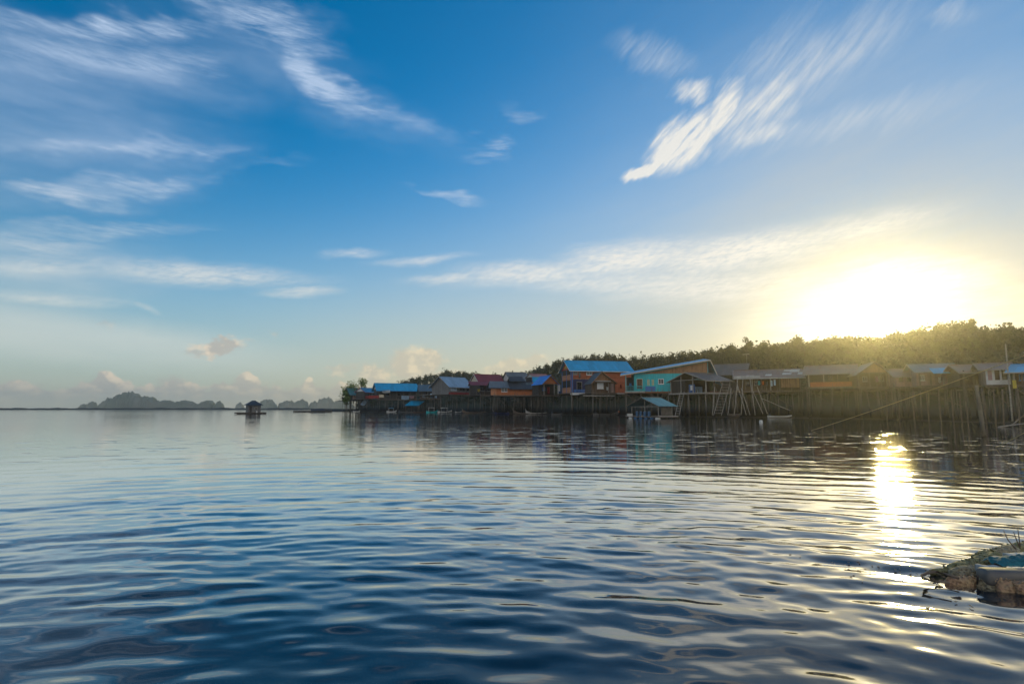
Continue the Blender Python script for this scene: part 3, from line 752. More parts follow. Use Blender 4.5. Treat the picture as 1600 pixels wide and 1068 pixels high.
H['long'] = house('stilt_house', 'long low house under a wide blue sheet metal roof with a white end wall', 590, 652, 288, 12, 11, 623.5, 608, 598, 'x', 'blue', 'darkwood', 'whitewall', over=(1.0, 1.5), setback=1.6,
      posts=[(592, 609, 'wood'), (600, 609, 'wood'), (609, 609, 'wood'), (619, 609, 'wood'), (630, 609, 'wood'), (641, 609, 'wood'), (650, 609, 'wood')],
      panels=[('sign_board', 592, 599, 616.5, 621, 'cream', -.32, .06), ('front_panel', 576, 592, 618, 622, 'redcloth', -.4, .06)], windows=[(606, 616, 5, 5, 'wood', 'glass'), (624, 616, 5, 5, 'wood', 'glass'), (636, 615, 5, 5, 'wood', 'glass')], fascia='bluepaint')
H['slate'] = house('stilt_house', 'low house with a dull slate blue roof, left of the pale blue gabled house', 656, 688, 265, 4, 10, 622.5, 609, 600, 'x', 'slate', 'darkwood', over=(.8, 1.3), setback=1.6,
      posts=[(658, 610, 'wood'), (668, 610, 'palewood'), (678, 610, 'wood'), (687, 610, 'wood')], windows=[(663, 615, 5, 4, 'wood', 'glass')], fascia='wood')
H['pale'] = house('stilt_house', 'house with a pale blue roof, grey plank gable and red boards along its deck', 703, 738, 234, 40, 12, 616, 603, 588, 'x', 'paleblue', 'greywall', 'greywall', over=(1.1, 1.0),
      windows=[(708.5, 608, 9, 5, 'white', 'paletarp'), (722, 608, 8, 5, 'greywall', 'glass'), (731, 608, 5, 5, 'greywall', 'glass')], panels=[('railing_board', 700, 740, 613, 616, 'redcloth', -.5, .06)], rail=None)
H['maroon'] = house('stilt_house', 'house with a steep maroon roof and a cream gable wall', 750, 789, 222, 24, 11, 617, 599, 583.5, 'x', 'maroon', 'darkwood', 'cream', over=(.5, .8),
      windows=[(754, 608, 7, 6, 'greywall', 'glass'), (764, 608, 6, 6, 'greywall', 'glass')], skirt=(731, 769, 596.5, 602.5, 3.2, 'maroon'), posts=[(734, 603, 'wood'), (745, 603, 'wood'), (757, 603, 'wood'), (768, 603, 'wood')], fascia='white')
H['greytall'] = house('stilt_house', 'tall grey roofed house with a bluish white gable behind the orange house', 799, 829, 222, 22, 11, 617, 594, 580, 'x', 'grey', 'greywall', 'whitewall', over=(.5, .8), fascia='greywall')
P = H['orange'] = house('stilt_house', 'long orange walled house under a grey and a darker roof, two white framed windows', 772, 845, 190, 9, 9, 617, 605.5, 595, 'x', 'darkgrey', 'orange', over=(.6, .9),
      windows=[(788, 609, 9, 6.5, 'white', 'glass'), (835.5, 609, 6, 6, 'white', 'curtain')], panels=[('corner_panel', 767, 775.5, 606, 617, 'orangepale', -.05, .1)], fascia='darkgrey', roofspan=(796, 834))
def extra_roofs():
    b = MB(); r = P.root; ze, zr = P.Z(605), P.Z(594.5); a0, a1 = P.X(763), P.X(795.5)
    b.slab((a0, -1.1, ze-.25), (a1, -1.1, ze-.25), (a1, 4.5, zr), (a0+.9, 4.5, zr), .07).slab((a0+.9, 4.5, zr-.004), (a1, 4.5, zr-.004), (a1, 10, ze-.3), (a0, 10, ze-.3), .07).build('roof', M['grey'], r, label='pale grey roof slope at the left end')
    ze, zr = P.Z(595), P.Z(586.5); a0, a1 = P.X(799), P.X(819)
    MB().slab((a0-.3, 2.0, ze), (a1+.8, 2.0, ze), (a1, 5, zr), (a0, 5, zr), .07).slab((a0, 5, zr-.004), (a1, 5, zr-.004), (a1+.8, 9, ze), (a0-.3, 9, ze), .07).build('raised_roof', M['darkgrey'], r)
    MB().box(P.X(822), P.X(832), -.06, -.01, P.Z(600.8), P.Z(598)).build('roof_patch', M['slate'], r)
extra_roofs()
H['rose'] = house('stilt_house', 'small house with a faded rose roof and white gable beside the tall grey roof', 835, 859, 214, 24, 8, 617, 588.5, 583, 'x', 'rosy', 'darkwood', 'whitewall', over=(.4, .6), fascia='palewood')
H['tealblue'] = house('stilt_house', 'little teal blue roofed house squeezed between the orange house and the orange gable', 836, 852, 200, 6, 7, 617, 600, 588, 'x', 'blue', 'gablered', over=(.7, .7), fascia='gablered',
      panels=[('cloth_panel', 845, 850, 603, 616, 'pinkcloth', -.1, .05)])
H['bluegable'] = house('stilt_house', 'open fronted house with a bright blue roof and an orange gable over its porch', 847, 873, 178, 24, 8, 617, 599.5, 586, 'y', 'brightblue', 'darkwood', 'orange', over=(.25, .8), setback=2.6, apex=860,
      posts=[(850, 600, 'palewood'), (866, 600, 'palewood'), (872, 600, 'white')], windows=[(855, 607, 5, 5, 'bluepaint', 'glass')], panels=[('side_panel', 873.2, 877.5, 600, 614, 'bluewall', .4, .12), ('white_panel', 873.6, 876, 601, 611, 'white', .25, .06)], fascia='tan')
P2 = H['tall'] = house('stilt_house', 'two storey orange house with a large blue roof and stacked balconies', 894, 988, 166, 21, 9.5, 613.5, 577, 561.5, 'x', 'blue', 'brick', 'gablered', over=(.8, .9),
      windows=[(900, 582.5, 6.5, 6, 'palewood', 'glass'), (921.5, 582, 9, 8, 'white', 'glass'), (923, 603, 7, 6, 'white', 'glass')], doors=[(906.5, 578.5, 590.5, 4, 'brick', 'glass'), (906, 596.5, 609, 8, 'palewood', 'glass')],
      panels=[('lower_wall', 896.5, 960, 592.8, 613.4, 'navy', -.012, .04), ('wall_base', 897, 933, 608.5, 614, 'bluewall', -.06, .06), ('corner_post', 894.3, 895.8, 577.5, 613.4, 'bluepaint', -.1, .16), ('floor_band', 896.5, 950, 591.2, 592.6, 'tan', -.02, .12)], fascia='white', floor_beam='palewood')
def balconies():
    # on the gable end, which faces left: flat dark panel coloured as the opening's shade, parapet, post per storey
    r = P2.root; xg = P2.X(894)
    for nm, va, vb, mt in (('balcony_shade_panel', 577, 585.5, 'dark'), ('balcony_parapet', 585.5, 592.5, 'orangepale'), ('balcony_shade_panel', 594.2, 605, 'dark'), ('balcony_parapet', 605, 613.3, 'orangepale')):
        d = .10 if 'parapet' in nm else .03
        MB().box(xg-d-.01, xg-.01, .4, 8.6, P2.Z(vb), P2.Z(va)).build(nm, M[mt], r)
    for y in (.25, 4.4, 8.75): MB().box(xg-.18, xg-.02, y-.1, y+.1, P2.Z(613.3), P2.Z(577.2)).build('balcony_post', M['bluepaint'], r)
    MB().prismx([(2.3, P2.Z(574.8)), (7.2, P2.Z(574.8)), (4.75, P2.Z(569))], xg-.10, xg-.07).build('gable_panel', M['gableyellow'], r)
    MB().box(xg-.5, xg+4, -.6, -.5, P2.Z(617), P2.Z(614.2)).build('white_beam', M['white'], r)
balconies()
H['hut'] = house('stilt_house', 'small brown plank hut with a steep front gable and one white window', 925, 962, 151, 16, 7, 613.5, 597.5, 580.5, 'y', 'darkgrey', 'brown', 'tan', over=(.35, 1.0), apex=940.5,
      windows=[(938.5, 602.5, 10, 9.5, 'white', 'white')], posts=[(930, 598, 'wood'), (951, 598, 'palewood'), (955, 598, 'wood')], skirt=(929, 954, 594, 596.3, 1.2, 'palewood'), fascia='tan',
      panels=[('side_panel', 953, 960, 599, 613, 'pinkwall', -.05, .05), ('deck_rail', 911, 960, 617.3, 618.8, 'palewood', -.5, .1)])
def hut_skylight():
    q = H['hut']; b = MB(); ax, zr = q.X(940.5), q.Z(580.5); x1, ze = q.X(962), q.Z(597.5); s = (zr-ze)/(x1-ax)
    xa, xb = ax+1.2, ax+2.2
    b.slab((xa, 1, zr-s*(xa-ax)+.02), (xb, 1, zr-s*(xb-ax)+.02), (xb, 2.6, zr-s*(xb-ax)+.02), (xa, 2.6, zr-s*(xa-ax)+.02), .02).build('roof_patch', M['zinc'], q.root)
hut_skylight()
H['turq'] = house('stilt_house', 'turquoise house with a long sloping blue roof, a balcony and cream curtained windows', 977, 1120, 137, 4, 12, 611.5, 584.6, 563.5, 'y', 'blue', 'turq', None, over=(1.2, 1.1), apex=1111, setback=0, rise=1.35, wallspan=(991, 1108),
      posts=[(977.8, 586, 'turqpaint'), (992.6, 586, 'turqpaint'), (1007.5, 586, 'turqpaint')], rail=[(978, 992, 602.5, 'turqpaint'), (993, 1007, 602.5, 'turqpaint')],
      doors=[(1000, 591, 607, 9.5, 'cream', 'brown')], windows=[(1014, 597, 5, 11, 'turqpaint', 'curtain'), (1021, 597, 5, 11, 'turqpaint', 'curtain'), (1034, 595.5, 9, 8.5, 'white', 'glass')],
      panels=[('balcony_back', 979, 991, 588, 611, 'darkwood', 2.2, .1), ('balcony_floor', 976, 1008, 610.8, 613.2, 'palewood', -.42, .12), ('low_panel', 1009, 1025, 603, 610.5, 'bluepaint', -.03, .04)],
      fascia='cream', floor_beam='orangebeam')
_q = H['turq']; MB().prism([(_q.X(1002), _q.Z(583.2)), (_q.X(1107), _q.Z(583.2)), (_q.X(1107), _q.Z(566.0))], -.07, -.012).build('gable', M['tan'], _q.root)
H['brownroof'] = house('stilt_house', 'broad grey brown roofed house behind the gabled deck hut', 1116, 1166, 146, -10, 10, 611, 583, 566, 'x', 'greyrust', 'darkwood', over=(.6, .8), fascia='wood')
H['deckhut'] = house('stilt_house', 'open sided hut with grey brown gable roof, two ladders leaning on its deck', 1103, 1143, 127, 46, 11, 613, 592.8, 580, 'x', 'greyrust', 'darkwood', over=(.5, .9), setback=6.2,
      posts=[(1104, 593, 'palewood'), (1117, 593, 'wood'), (1130, 593, 'wood'), (1142, 593, 'palewood')], fascia='palewood', floor_beam='palewood', backwall='darkwood')
def deckhut_more():
    q = H['deckhut']; r = q.root; x0, x1 = q.X(1103), q.X(1143); zf, ze, zr = q.Z(613), q.Z(592.8), q.Z(580)
    for y in (3.6, 7.4, 10.8): MB().box(x0-.09, x0+.09, y-.09, y+.09, zf, ze+(zr-ze)*(1-abs(y-5.5)/5.5)-.1).build('post', M['palewood'], r)
    MB().box(x0-.06, x0+.04, .1, 10.9, ze-.02, ze+.12).build('tie_beam', M['palewood'], r)
    MB().box(x0-.34, x0-.28, -.3, 11.2, zf-.3, zf+.02).build('side_beam', M['palewood'], r)
    MB().box(x0+.8, x0+.9, 3.9, 5.8, zf+.05, zf+1.9).build('screen_panel', M['bluewall'], r)
    MB().box(x0+.72, x0+.78, 4.4, 5.2, zf+.6, zf+1.7).build('screen_sheet', M['white'], r)
    MB().box(x0+3.0, x0+5.2, 6.05, 6.15, zf+.1, zf+1.5).build('screen_panel', M['paletarp'], r)
    for y in (2, 5, 8): add_stilt(r, x0, y, zf-.17, q.ground(x0, y)-.5, .13, .03)
deckhut_more()
H['rust'] = house('stilt_house', 'long rusty roofed house with an open deck and patches of bare zinc sheet', 1152, 1254, 122, 2, 10, 610, 587.5, 574.5, 'x', 'rusty', 'brown', over=(.7, 1.2), setback=3.0,
      posts=[(1153, 588, 'palewood'), (1166, 588, 'wood'), (1177, 588, 'palewood'), (1192, 588, 'wood'), (1206, 588, 'palewood'), (1220, 588, 'wood'), (1252, 588, 'wood')],
      panels=[('front_panel', 1222, 1250, 591, 605.5, 'tan', -.1, .08), ('eave_sheet', 1148, 1190, 586.8, 590.2, 'zinc', -1.3, .05), ('cloth', 1206, 1209, 594, 603, 'paletarp', -.3, .03), ('cloth', 1211, 1214, 593, 602, 'paletarp', -.3, .03)],
      rail=[(1180, 1204, 602, 'wood')], windows=[(1184, 597, 7, 8, 'palewood', 'glass'), (1170, 597, 6, 7, 'wood', 'glass')], fascia='zinc')
def rust_sheets():
    q = H['rust']; r = q.root; zr, ze = q.Z(574.5), q.Z(587.5)
    for ua, ub, t0, t1 in ((1196, 1206, .62, .82), (1222, 1232, .12, .3), (1232, 1247, .06, .40), (1246, 1255, .45, .72), (1222, 1236, .5, .7), (1166, 1178, .72, .95)):
        f = lambda u, t: (q.X(u)+1.2*(1-t), 5-5*t-.9*t, zr+(ze-zr)*t*1.16+.015)
        MB().slab(f(ua, t1), f(ub, t1), f(ub, t0), f(ua, t0), .012).build('loose_sheet', M['zinc'], r)
rust_sheets()
H['glow'] = house('stilt_house', 'rusty roofed house in the sun glare with a band of orange boards', 1262, 1338, 112, -3, 9, 604, 581, 567.5, 'x', 'rusty', 'darkwood', over=(.6, 1.0), setback=1.8,
      posts=[(1266, 582, 'palewood'), (1290, 582, 'palewood'), (1312, 582, 'wood'), (1336, 582, 'wood')], panels=[('front_panel', 1268, 1336, 596.5, 603.8, 'orange', -.25, .08)], windows=[(1300, 589, 8, 7, 'wood', 'glass')], fascia='palewood')
H['glow2'] = house('stilt_house', 'brown roofed house directly under the sun, beside the orange banded house', 1345, 1396, 104, 14, 9, 604, 582, 565, 'y', 'greyrust', 'brown', 'tan', over=(.6, .9), setback=1.5,
      posts=[(1344, 582, 'wood'), (1362, 582, 'wood'), (1380, 582, 'wood'), (1396, 582, 'wood')], windows=[(1358, 591, 8, 8, 'palewood', 'glass'), (1384, 591, 8, 8, 'palewood', 'glass')], fascia='wood')
H['dim'] = house('stilt_house', 'low dark plank house between the sun glare and the grey blue roof', 1403, 1432, 99, 16, 8, 604, 586, 573.5, 'x', 'rusty', 'pinkwall', over=(.5, .8), windows=[(1411, 592, 6, 7, 'wood', 'glass'), (1424, 592, 6, 7, 'wood', 'glass')])
H['greyblue'] = house('stilt_house', 'house with a pale grey blue roof and a torn blue awning over its front', 1438, 1503, 93, 13, 9, 602, 578.5, 565, 'x', 'slate', 'pinkwall', over=(.6, .8), setback=1.2,
      skirt=(1457, 1500, 574.5, 584, 2.4, 'blue'), posts=[(1440, 579, 'wood'), (1458, 584, 'wood'), (1478, 584, 'palewood'), (1500, 584, 'wood')], windows=[(1447, 589, 9, 9, 'white', 'glass'), (1480, 591, 9, 8, 'palewood', 'glass')], fascia='palewood')
H['shed'] = house('stilt_house', 'tilted white framed shed with open windows near the tall pole', 1546, 1583, 80, 10, 6, 601, 574.5, 564, 'x', 'rusty', 'pinkwall', over=(.9, .7),
      panels=[('white_frame', 1545, 1548, 575.5, 600.8, 'white', -.03, .08), ('white_frame', 1555, 1559, 575.5, 594, 'white', -.03, .08), ('white_frame', 1567, 1570, 576, 594, 'white', -.03, .08), ('white_frame', 1580, 1583, 576, 600.8, 'white', -.03, .08), ('white_board', 1545, 1583, 593.5, 600.9, 'white', -.025, .05), ('opening', 1548.3, 1554.7, 577, 593.3, 'pinkcloth', -.02, .03), ('opening', 1559.3, 1566.7, 577, 593.3, 'brown', -.02, .03), ('opening', 1570.3, 1579.7, 577, 593.3, 'glass', -.02, .03)])
H['lean'] = house('stilt_house', 'brown lean-to with a rusty roof left of the white framed shed', 1510, 1541, 85, 18, 7, 601, 579, 566.5, 'x', 'rusty', 'brown', over=(.7, .9), setback=1.5, posts=[(1510, 578, 'wood'), (1525, 578, 'wood'), (1540, 578, 'wood')], windows=[(1520, 588, 8, 8, 'wood', 'glass')])
H['right'] = house('stilt_house', 'house with a blue roof at the right edge, yellow plastic hanging at its corner', 1588, 1650, 75, -8, 8, 600, 578, 565, 'x', 'blue', 'brown', over=(.8, .9), setback=1.2, posts=[(1589, 579, 'palewood'), (1602, 579, 'wood'), (1625, 579, 'wood')],
      windows=[(1598, 588, 8, 10, 'bluepaint', 'glass')], panels=[('hanging_plastic', 1587, 1593, 593, 606, 'yellow', -.5, .12)])
# ------------------------------------------------------------------ things afloat, on the mud and on the decks
def wl(v): return EYE*895/(v-637)                        # distance of a waterline seen at height v
def hull_bm(bm, L, B, H, prow=1.0, stern=.25, thick=.05, n=15):
    """an open plank boat: outer skin, inner skin, sheer rising to the prow at +x"""
    def sec(t, off):
        w = B/2*max(.03, (1-abs(t)**2.6*(1 if t > 0 else .62)))-off
        w = max(.015, w); s = H*(.55+prow*max(0, t)**3*1.5+stern*max(0, -t)**2)
        k = -.18*H+.75*H*max(0, t)**4+off*.8
        return [(w, s), (w*.93, s*.55+k*.3), (w*.62, k*.8+.05*H), (0, k), (-w*.62, k*.8+.05*H), (-w*.93, s*.55+k*.3), (-w, s)]
    rings = []
    for off in (0, thick):
        rr = []
        for i in range(n):
            t = -1+2*i/(n-1); x = t*(L/2-off)
            rr.append([bm.verts.new((x, y, z)) for y, z in sec(t, off)])
        rings.append(rr)
    for m_, rr in enumerate(rings):
        for a, b in zip(rr, rr[1:]):
            for k in range(6): bm.faces.new((a[k], a[k+1], b[k+1], b[k]) if m_ == 0 else (a[k], b[k], b[k+1], a[k+1]))
    for i in range(n-1):
        for k in (0, 6): bm.faces.new((rings[0][i][k], rings[0][i+1][k], rings[1][i+1][k], rings[1][i][k]))
    for e in (0, n-1):
        for k in range(6): bm.faces.new((rings[0][e][k], rings[1][e][k], rings[1][e][k+1], rings[0][e][k+1]))
def boat(name, label, u, D, L, B, H, rz, hull, prow=.8, z=0.0, kind='longtail', group=None, roll=0.0, canopy=None, cloth=None):
    r = empty(name, (D*(u-800)/895, D, z), rz, label=label, cat='boat', group=group); r.rotation_euler = (roll, 0, rz)
    b = MB(); hull_bm(b.bm, L, B, H, prow); b.build('hull', M[hull], r)
    for i, t in enumerate((-.45, 0, .4)):
        w = B*.42; MB().box(t*L/2-.12, t*L/2+.12, -w, w, H*.40, H*.44).build('bench', M['wood'], r)
    if kind == 'longtail':
        MB().tube([(L*.46, 0, H*1.0), (L*.50, 0, H*1.7), (L*.515, 0, H*1.7+.8*prow)], .09, .05).build('prow_post', M['palewood'], r)
        e = MB().box(-L*.44, -L*.37, -.22, .22, H*.75, H*.75+.45).build('engine', M['darkgrey'], r)
        MB().beam((-L*.42, 0, H*.8+.2), (-L*.42-2.2, .2, -.1), .06).build('propeller_shaft', M['wood'], e)
        if cloth: MB().tube([(L*.485, 0, H*1.35), (L*.50, 0, H*1.6), (L*.507, 0, H*1.85)], .17, .12).tube([(L*.49, .1, H*1.4), (L*.49, .22, H*1.0)], .08, .05).build('prow_cloth', M[cloth], r)
    else:
        MB().box(-L*.47, -L*.40, -.25, .25, H*.1, H+.35).build('outboard_motor', M['darkgrey'], r)
    if canopy:
        c = MB().slab((-L*.3, -B*.5, H+1.25), (L*.2, -B*.5, H+1.2), (L*.2, B*.5, H+1.2), (-L*.3, B*.5, H+1.25), .16).build('canopy', M[canopy], r)
        for sx in (-.28, .18):
            for sy in (-.42, .42): MB().box(sx*L-.03, sx*L+.03, sy*B-.03, sy*B+.03, H*.5, H+1.16).build('canopy_post', M['white'], r)
    return r
def gz(u, D): return max(ground_z(u, D), -.05)
boat('motor_boat', 'small white boat with a blue canopy moored before the long blue roofed house', 612, 268, 4.6, 1.6, .8, R(10), 'foam', .5, kind='motor', canopy='tarp')
boat('motor_boat', 'low grey skiff moored between the blue canopied boat and the blue boat shelter', 630, 262, 4.2, 1.4, .6, R(-15), 'greywall', .5, kind='motor')
boat('motor_boat', 'turquoise hulled boat with a white top moored left of the white roofed launch', 675, 240, 4.8, 1.7, .95, R(5), 'turqpaint', .5, kind='motor', canopy='white')
boat('motor_boat', 'white launch with a flat white roof moored below the pale blue gabled house', 695, 238, 6.0, 2.0, .9, R(-8), 'foam', .5, kind='motor', canopy='white')
boat('motor_boat', 'tiny pinkish white dinghy floating right of the white roofed launch', 716, 232, 2.6, 1.2, .7, R(12), 'foam', .4, kind='motor')
boat('longtail_boat', 'long boat with an upright prow at its left end, below the maroon roof', 741, 214, 9.0, 1.5, .75, R(184), 'wood', .9)
boat('longtail_boat', 'dark blue hulled boat lying below the left end of the orange house', 783, 190, 5.5, 1.4, .6, R(172), 'navy', .5, z=.05)
boat('longtail_boat', 'brown boat with raised prow on the mud below the orange house', 815, 187, 6.5, 1.5, .7, R(150), 'wood', 1.0, z=.05)
boat('longtail_boat', 'pale boat drawn up below the little teal blue roof, prow pointing left', 838, 184, 7.0, 1.5, .7, R(170), 'palewood', .9, z=.05)
boat('longtail_boat', 'long grey boat on the mud with orange cloth tied round its prow', 947, 152, 7.0, 1.3, .6, R(8), 'greywall', 1.0, z=.08, cloth='orangecloth')
boat('rowing_boat', 'grey skiff lying tilted on the mud at the foot of the wide ladder', 1147, 124, 2.6, 1.1, .6, R(-28), 'greyrust', .4, z=.2, kind='motor', roll=.5)
boat('longtail_boat', 'flat pinkish white boat lying on the shore below the rusty roofed house', 1218, 117, 5.0, 1.2, .45, R(2), 'foam', .35, z=.12, kind='row')
boat('rowing_boat', 'small white boat by the stilts at the seaward end, under the diagonal tarpaulin', 557, 298, 3.6, 1.3, .6, R(10), 'foam', .5, kind='motor')
boat('rowing_boat', 'pale grey skiff at the water edge below the two storey orange house', 870, 161, 3.2, 1.2, .6, R(14), 'greywall', .4, kind='motor')
boat('rowing_boat', 'dark wooden skiff moored under the slate blue roof, left of the turquoise boat', 655, 246, 5.0, 1.3, .6, R(-4), 'brown', .5, kind='motor')
slot('buoy', 'foam', 'lone white foam float drifting off the shore below the rusty roofed house', 'float', lambda b: b.tube([(0, 0, -.1), (0, 0, .12), (0, 0, .3)], .28, .18, 10), True).location = (81*(1188-800)/895, 81, 0)

# sheets and drums along the decks
def sheet(label, pts, mat, cat='tarpaulin', t=.05, name='tarpaulin'):
    bm = bmesh.new(); n = 7; a, b, c, d = [Vector(p) for p in pts]; g = []
    nrm = (b-a).cross(d-a).normalized()
    for i in range(n):
        row = []
        for j in range(n):
            s, q = i/(n-1), j/(n-1); p = (a*(1-s)+b*s)*(1-q)+(d*(1-s)+c*s)*q
            p += nrm*(.10*math.sin(s*9+q*3)+.06*math.sin(q*14))-Vector((0, 0, .25*math.sin(math.pi*s)*(1-q*.5)))
            row.append(bm.verts.new(p))
        g.append(row)
    for i in range(n-1):
        for j in range(n-1): bm.faces.new((g[i][j], g[i+1][j], g[i+1][j+1], g[i][j+1]))
    bmesh.ops.solidify(bm, geom=bm.faces[:], thickness=.04)
    me = bpy.data.meshes.new(name); bm.to_mesh(me); bm.free()
    return mesh_obj(name, me, M[mat], None, label=label, cat=cat)
sheet('pale blue tarpaulin hung slantwise over the stilts at the seaward end', [at(563, 632, 300), at(570, 633, 300), at(577, 622.5, 303), at(569, 623, 303)], 'paletarp')
sheet('long white sheet hung under the blue eave, above the beige sign', [at(597, 613, 284), at(609.5, 613, 284), at(609.5, 609, 284), at(597, 609, 284)], 'white', 'banner', name='banner')
sheet('white and blue sheet hung on the deck rail of the long house', [at(627, 623.5, 282), at(639, 623.5, 282), at(639.5, 617.5, 282), at(627.5, 617.5, 282)], 'paletarp', 'sheet', name='hung_sheet')
sheet('faded pink cloth hung beside the white and blue sheet', [at(640, 621.5, 282), at(647, 621.5, 282), at(647, 617.5, 282), at(640, 617.5, 282)], 'pinkcloth', 'cloth', name='hung_cloth')
sheet('white sheet drying under the slate blue roof', [at(660, 620.5, 259), at(668, 620.5, 259), at(668.5, 616, 259), at(660.5, 616, 259)], 'white', 'sheet', name='hung_sheet')
sheet('dark red cloth hanging on the porch of the blue gabled house', [at(855, 614, 177), at(859, 614, 177), at(859, 604, 177), at(855, 604, 177)], 'redcloth', 'cloth', name='hung_cloth')
for lab, u, v, D, w, h, mt in (('teal cloth hanging below the rusty roof, leftmost of the washing there', 1186, 597, 121, 4, 6, 'turqpaint'), ('orange cloth hanging below the rusty roof between the teal and grey washing', 1192, 597, 121, 3.5, 5, 'orangecloth'),
        ('grey cloth hanging below the rusty roof right of the orange cloth', 1198, 598, 121, 4, 6, 'greywall'), ('white shirt drying on the narrow deck of the brown plank hut', 949, 606, 149.5, 3, 4.5, 'white'), ('blue cloth on the balcony of the turquoise house', 985, 600, 136, 3.5, 4.5, 'tarp'),
        ('red cloth drying under the pale brown roof beside the turquoise house', 970, 603, 146, 3, 5, 'redcloth'), ('yellow cloth drying on the deck below the maroon roof', 748, 609, 218, 3.5, 4, 'yellow'), ('white sheet hanging under the grey blue roof near the blue awning', 1468, 592, 92, 5, 8, 'white'),
        ('faded pink sheet hanging on the brown roofed house under the sun', 1370, 591, 102, 5, 8, 'pinkcloth')):
    sheet(lab, [at(u-w/2, v+h/2, D), at(u+w/2, v+h/2, D), at(u+w/2, v-h/2, D), at(u-w/2, v-h/2, D)], mt, 'cloth', name='hung_cloth')
for lab, u, v, D in (('pale blue water drum standing under the slate blue roof, left one of the pair', 674, 621.5, 258), ('pale blue water drum standing under the slate blue roof, right one of the pair', 680.5, 621.5, 258)):
    r = empty('water_drum', at(u, v, D), label=lab, cat='water drum', group='drums under the slate roof')
    MB().tube([(0, 0, 0), (0, 0, .1), (0, 0, 1.2), (0, 0, 1.7), (0, 0, 1.95)], .62, .55, 14).build('drum', M['paletarp'], r); MB().cyl(0, 0, 1.96, 2.06, .25).build('lid', M['barrel'], r)
# blue lean-to over the moorings
def shelter():
    q = Plot('boat_shelter', 'small lean-to with a sloping blue roof over the moored boats', 'shelter', 648, 250, 0); r = q.root
    MB().slab((q.X(632.5), -3, q.Z(633.3)), (q.X(654), -3, q.Z(633.3)), (q.X(664), 1.5, q.Z(626)), (q.X(641), 1.5, q.Z(626)), .1).build('roof', M['blue'], r)
    for u, y, v in ((634, -2.8, 633.5), (653, -2.8, 633.5), (643, 1.2, 626.8), (661, 1.2, 626.8)): MB().tube([(q.X(u), y, -.8), (q.X(u), y, q.Z(v)-.05)], .09).build('post', M['wood'], r)
    MB().box(q.X(636), q.X(662), -2.4, .8, .1, .3).build('float_deck', M['deck'], r)
shelter()

# floating hut and the low fish-cage raft out in the bay
def cage_hut():
    D = wl(646.2); q = Plot('floating_hut', 'dark plank hut with a pyramid roof on a raft, alone on the open water', 'hut', 397, D, 8); r = q.root
    x0, x1 = q.X(387), q.X(407.5); zf, ze, zr = q.Z(643), q.Z(632), q.Z(625.3); dp = 4.4; k = q.k
    MB().box(q.X(370), q.X(416), -1.0, dp+1, .12, .34).build('raft_deck', M['darkwood'], r)
    for y in (-.9, dp*.5, dp+.8): MB().box(q.X(369.5), q.X(416.5), y-.14, y+.14, .35, .52).build('raft_beam', M['wood'], r)
    for i in range(9):
        x = q.X(373)+(q.X(413)-q.X(373))*i/8
        MB().tube([(x-.45, -.6, 0), (x+.45, -.6, 0)], .30, .30, 10).build('float', M['darkwood'], r)
    MB().box(x0, x1, 0, dp, zf-.3, ze).build('wall', M['greywall'], r)
    ex = .75; cx = (x0+x1)/2; b = MB(); A, B_, C_, D_ = (x0-ex, -ex, ze-.15), (x1+ex, -ex, ze-.15), (x1+ex, dp+ex, ze-.15), (x0-ex, dp+ex, ze-.15); e, f = (cx-.5, dp/2, zr), (cx+.5, dp/2, zr)
    v = [b.bm.verts.new(p) for p in (A, B_, C_, D_, e, f)]
    for fa in ((0, 1, 5, 4), (1, 2, 5), (2, 3, 4, 5), (3, 0, 4), (3, 2, 1, 0)): b.bm.faces.new([v[i] for i in fa])
    b.build('roof', M['darkgrey'], r)
    d = MB().box(x0+2.9*k, x0+6.5*k, -.05, -.008, zf-.25, ze-.5).build('door', M['darkwood'], r); MB().box(x0+3.3*k, x0+3.6*k, -.08, -.05, .9, 1.1).build('handle', M['white'], d)
    w = MB().box(x0+11*k, x0+15*k, -.07, -.008, zf+.7, ze-.7).build('window', M['palewood'], r); MB().box(x0+11.5*k, x0+14.5*k, -.08, -.06, zf+.8, ze-.8).build('pane', M['glass'], w)
    MB().cyl(x0+14*k, -.6, .34, .95, .22).build('bucket', M['white'], r)
cage_hut()
def cage_raft():
    D = wl(643.4); q = Plot('fish_cage_raft', 'low dark fish cage raft with a covered heap, out on the open water', 'raft', 489, D, 4); r = q.root
    for y in (-2, 0, 2, 4): MB().box(q.X(459), q.X(518.5), y-.22, y+.22, .05, .62).build('raft_beam', M['darkwood'], r)
    for i in range(9):
        x = q.X(461)+(q.X(517)-q.X(461))*i/8; MB().box(x-.18, x+.18, -2.1, 4.1, .62, .72).build('cross_plank', M['wood'], r)
    b = MB(); b.prismx([(-1.6, .5), (3.4, .5), (2.4, 1.3), (-.2, 1.5)], q.X(486), q.X(508)).build('covered_heap', M['darkgrey'], r)
    for u, h in ((509, 1.3), (517.5, 1.2), (463, .8)): MB().cyl(q.X(u), -1.8, .4, h, .10).build('post', M['wood'], r)
    for i in range(6): MB().tube([(q.X(464+i*9.5), -2.2, .02), (q.X(468+i*9.5), -2.2, .02)], .34, .34, 10).build('float', M['darkwood'], r)
cage_raft()
# channel marker by the seaward end
r = empty('channel_marker', (300*(535-800)/895, 300, 0), label='thin channel marker pole with a round top standing left of the leafy tree', cat='marker')
MB().tube([(0, 0, -1.5), (.05, 0, 3), (0, 0, 7.0)], .09, .06).build('pole', M['wood'], r); b = MB(); bmesh.ops.create_icosphere(b.bm, subdivisions=2, radius=.55); bmesh.ops.translate(b.bm, verts=b.bm.verts[:], vec=(0, 0, 7.2)); b.build('ball_topmark', M['darkwood'], r, True)

